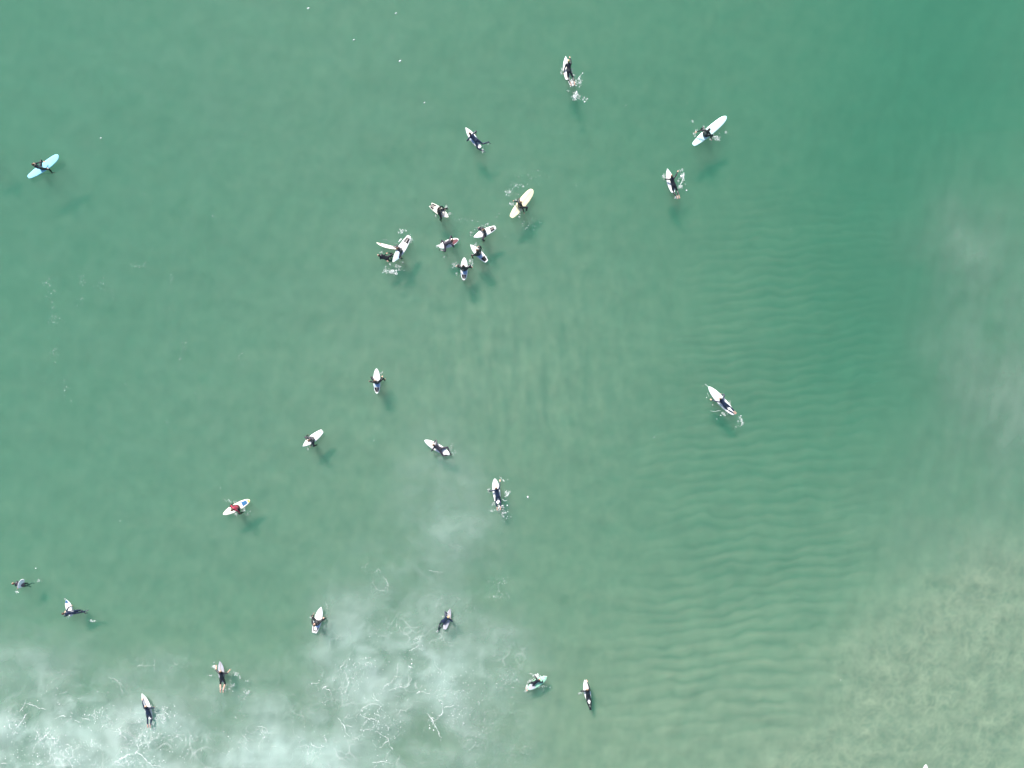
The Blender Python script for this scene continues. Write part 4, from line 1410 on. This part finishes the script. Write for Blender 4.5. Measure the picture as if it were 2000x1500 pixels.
# ---- 23
b = Board('pale grey board with dark rails and pointed nose, lower centre', (868.5, 1229), (879.8, 1187.5), 0.46, 'grey', 'short', tilt=3, z=0.04, rail='pad')
prone('person lying beside the grey dark-railed board with legs trailing lower left', (866.5, 1213.5), (873.5, 1206.5), ((874, 1199, 0.10), (880.5, 1209.5, 0.08)),
      ((857, 1228, -0.05), (860, 1226, -0.12)), None, boots=True, hair='hairblond', suit='navy', zp=0.15, arch=0.2,
      look=Vector((0.8, 0.5, 0.05)))
splash('bubbles near the legs beside the grey dark-railed board', [('s', 870, 1223, 2, 2, 10), ('s', 865, 1204, 2, 1, 5), ('s', 854, 1232, 4, 3, 8)])
# ---- 24 shorty
b = Board('slim grey board with dark nose under the bare-legged paddler', (434, 1332), (431, 1289.5), 0.47, 'grey', 'short', tilt=2, z=0.03, rail='pad')
prone('bare-legged paddler in short wetsuit, lower left', (433.3, 1325), (431.8, 1308), ((422, 1302, 0.04), (447.5, 1310, 0.14)),
      ((431.5, 1346, 0.04), (437, 1343, 0.06)), b, hair='hairbrown', suit='suit', bare_arms=True, bare_shins=True)
splash('splash at the left hand of the bare-legged paddler', [('s', 420, 1302, 6, 5, 60, 10, 0.012, 0.05), ('s', 437, 1346, 4, 3, 26), ('s', 460, 1316, 10, 4, 36, 25), ('s', 412, 1318, 6, 3, 14), ('s', 448, 1340, 16, 10, 22),
       ('s', 480, 1352, 10, 12, 40)])
# ---- 25
b = Board('white shortboard pointing up left at the edge of the foam, lower left', (295, 1404), (279.5, 1352.5), 0.50, 'white', 'short', tilt=2, z=0.03)
prone('surfer paddling up out of the white foam in the lower left', (289.5, 1393.5), (286, 1376.5), ((274.5, 1351.5, 0.10), (301, 1381.5, 0.02)),
      ((289.5, 1413, 0.03), (294.5, 1411, 0.03)), b, hair='hairdark', suit='navy')
splash('foam at the feet of the surfer paddling out of the foam', [('s', 292, 1414, 5, 4, 40, 0, 0.015, 0.055), ('s', 302, 1386, 2, 4, 18), ('r', [(303, 1406), (307, 1396), (314, 1395), (325, 1393)], 0.10), ('s', 315, 1405, 14, 10, 50),
       ('s', 272, 1409, 8, 4, 22), ('s', 318, 1384, 4, 3, 10)])
# ---- 26 green
b = Board('bright green board half awash with white water, lower centre right', (1031, 1346), (1067.5, 1320.5), 0.56, 'green', 'round', tilt=1, z=0.03, stringer=False, thick=0.06,
          patch=[('tail_panel', 0.04, 0.34, -0.8, 0.8, 'grey')])
prone('surfer lying on the bright green board', (1043, 1334), (1051, 1329), ((1047, 1322, 0.05), (1060, 1327.5, 0.05)),
      ((1033.5, 1338.5, 0.05), (1035.5, 1343.5, 0.05)), None, hair='hairdark', suit='suit', arch=0.15, scale=0.82)
splash('white water round the bright green board', [('s', 1047, 1319, 5, 2.5, 50, -25, 0.02, 0.06), ('s', 1065, 1323, 3, 4, 40, 0, 0.015, 0.05), ('s', 1029, 1342, 3, 6, 40, 20, 0.015, 0.05), ('s', 1063, 1329, 4, 2, 20), ('s', 1037, 1330, 8, 3, 30, -30),
       ('s', 1037, 1316, 5, 1, 12), ('s', 1060, 1340, 12, 8, 22), ('s', 1060, 1323, 6, 4, 50, 0, 0.012, 0.05, 0.09), ('s', 1050, 1322, 5, 3, 40, 0, 0.012, 0.05, 0.06)])
# ---- 27
b = Board('slender white shortboard pointing up, the lowest complete board right of centre', (1151.5, 1374), (1141.5, 1325.5), 0.48, 'white', 'short', tilt=2, z=0.03,
          patch=[('blue_band_or_shade', 0.34, 0.52, -0.85, -0.2, 'lilac')])
prone('surfer paddling on the slender white board, lowest surfer right of centre', (1148.8, 1359.5), (1146.5, 1344), ((1136, 1350, 0.0), (1145.5, 1327.5, 0.06)),
      ((1150.5, 1379, 0.02), (1153.5, 1378, 0.02)), b, boots=True, hair='hairbrown', suit='suit', poles=(Vector((-0.9, 0.2, 0.4)), Vector((1, 0.4, 0.3))))
splash('tiny splash at the left hand of the lowest surfer right of centre', [('s', 1134, 1353, 4, 1.5, 16), ('s', 1152, 1380, 2, 2, 10)])
# ---- 28 nose at the bottom edge
b = Board('white board nose poking into the photo at the bottom right edge', (1807, 1543), (1805.8, 1490.5), 0.50, 'white', 'round', tilt=2, z=0.03)
# ---- 29 beyond the left edge: only the shadow reaches into the photograph
b = Board('white board beyond the left edge, its shadow beside the pale blue longboard', (-58, 306), (-12, 282), 0.54, 'white', 'short', tilt=3, z=0.03)
sit('surfer sitting beyond the left edge, shadow falling beside the pale blue longboard', b, 0.45, hair='hairdark')
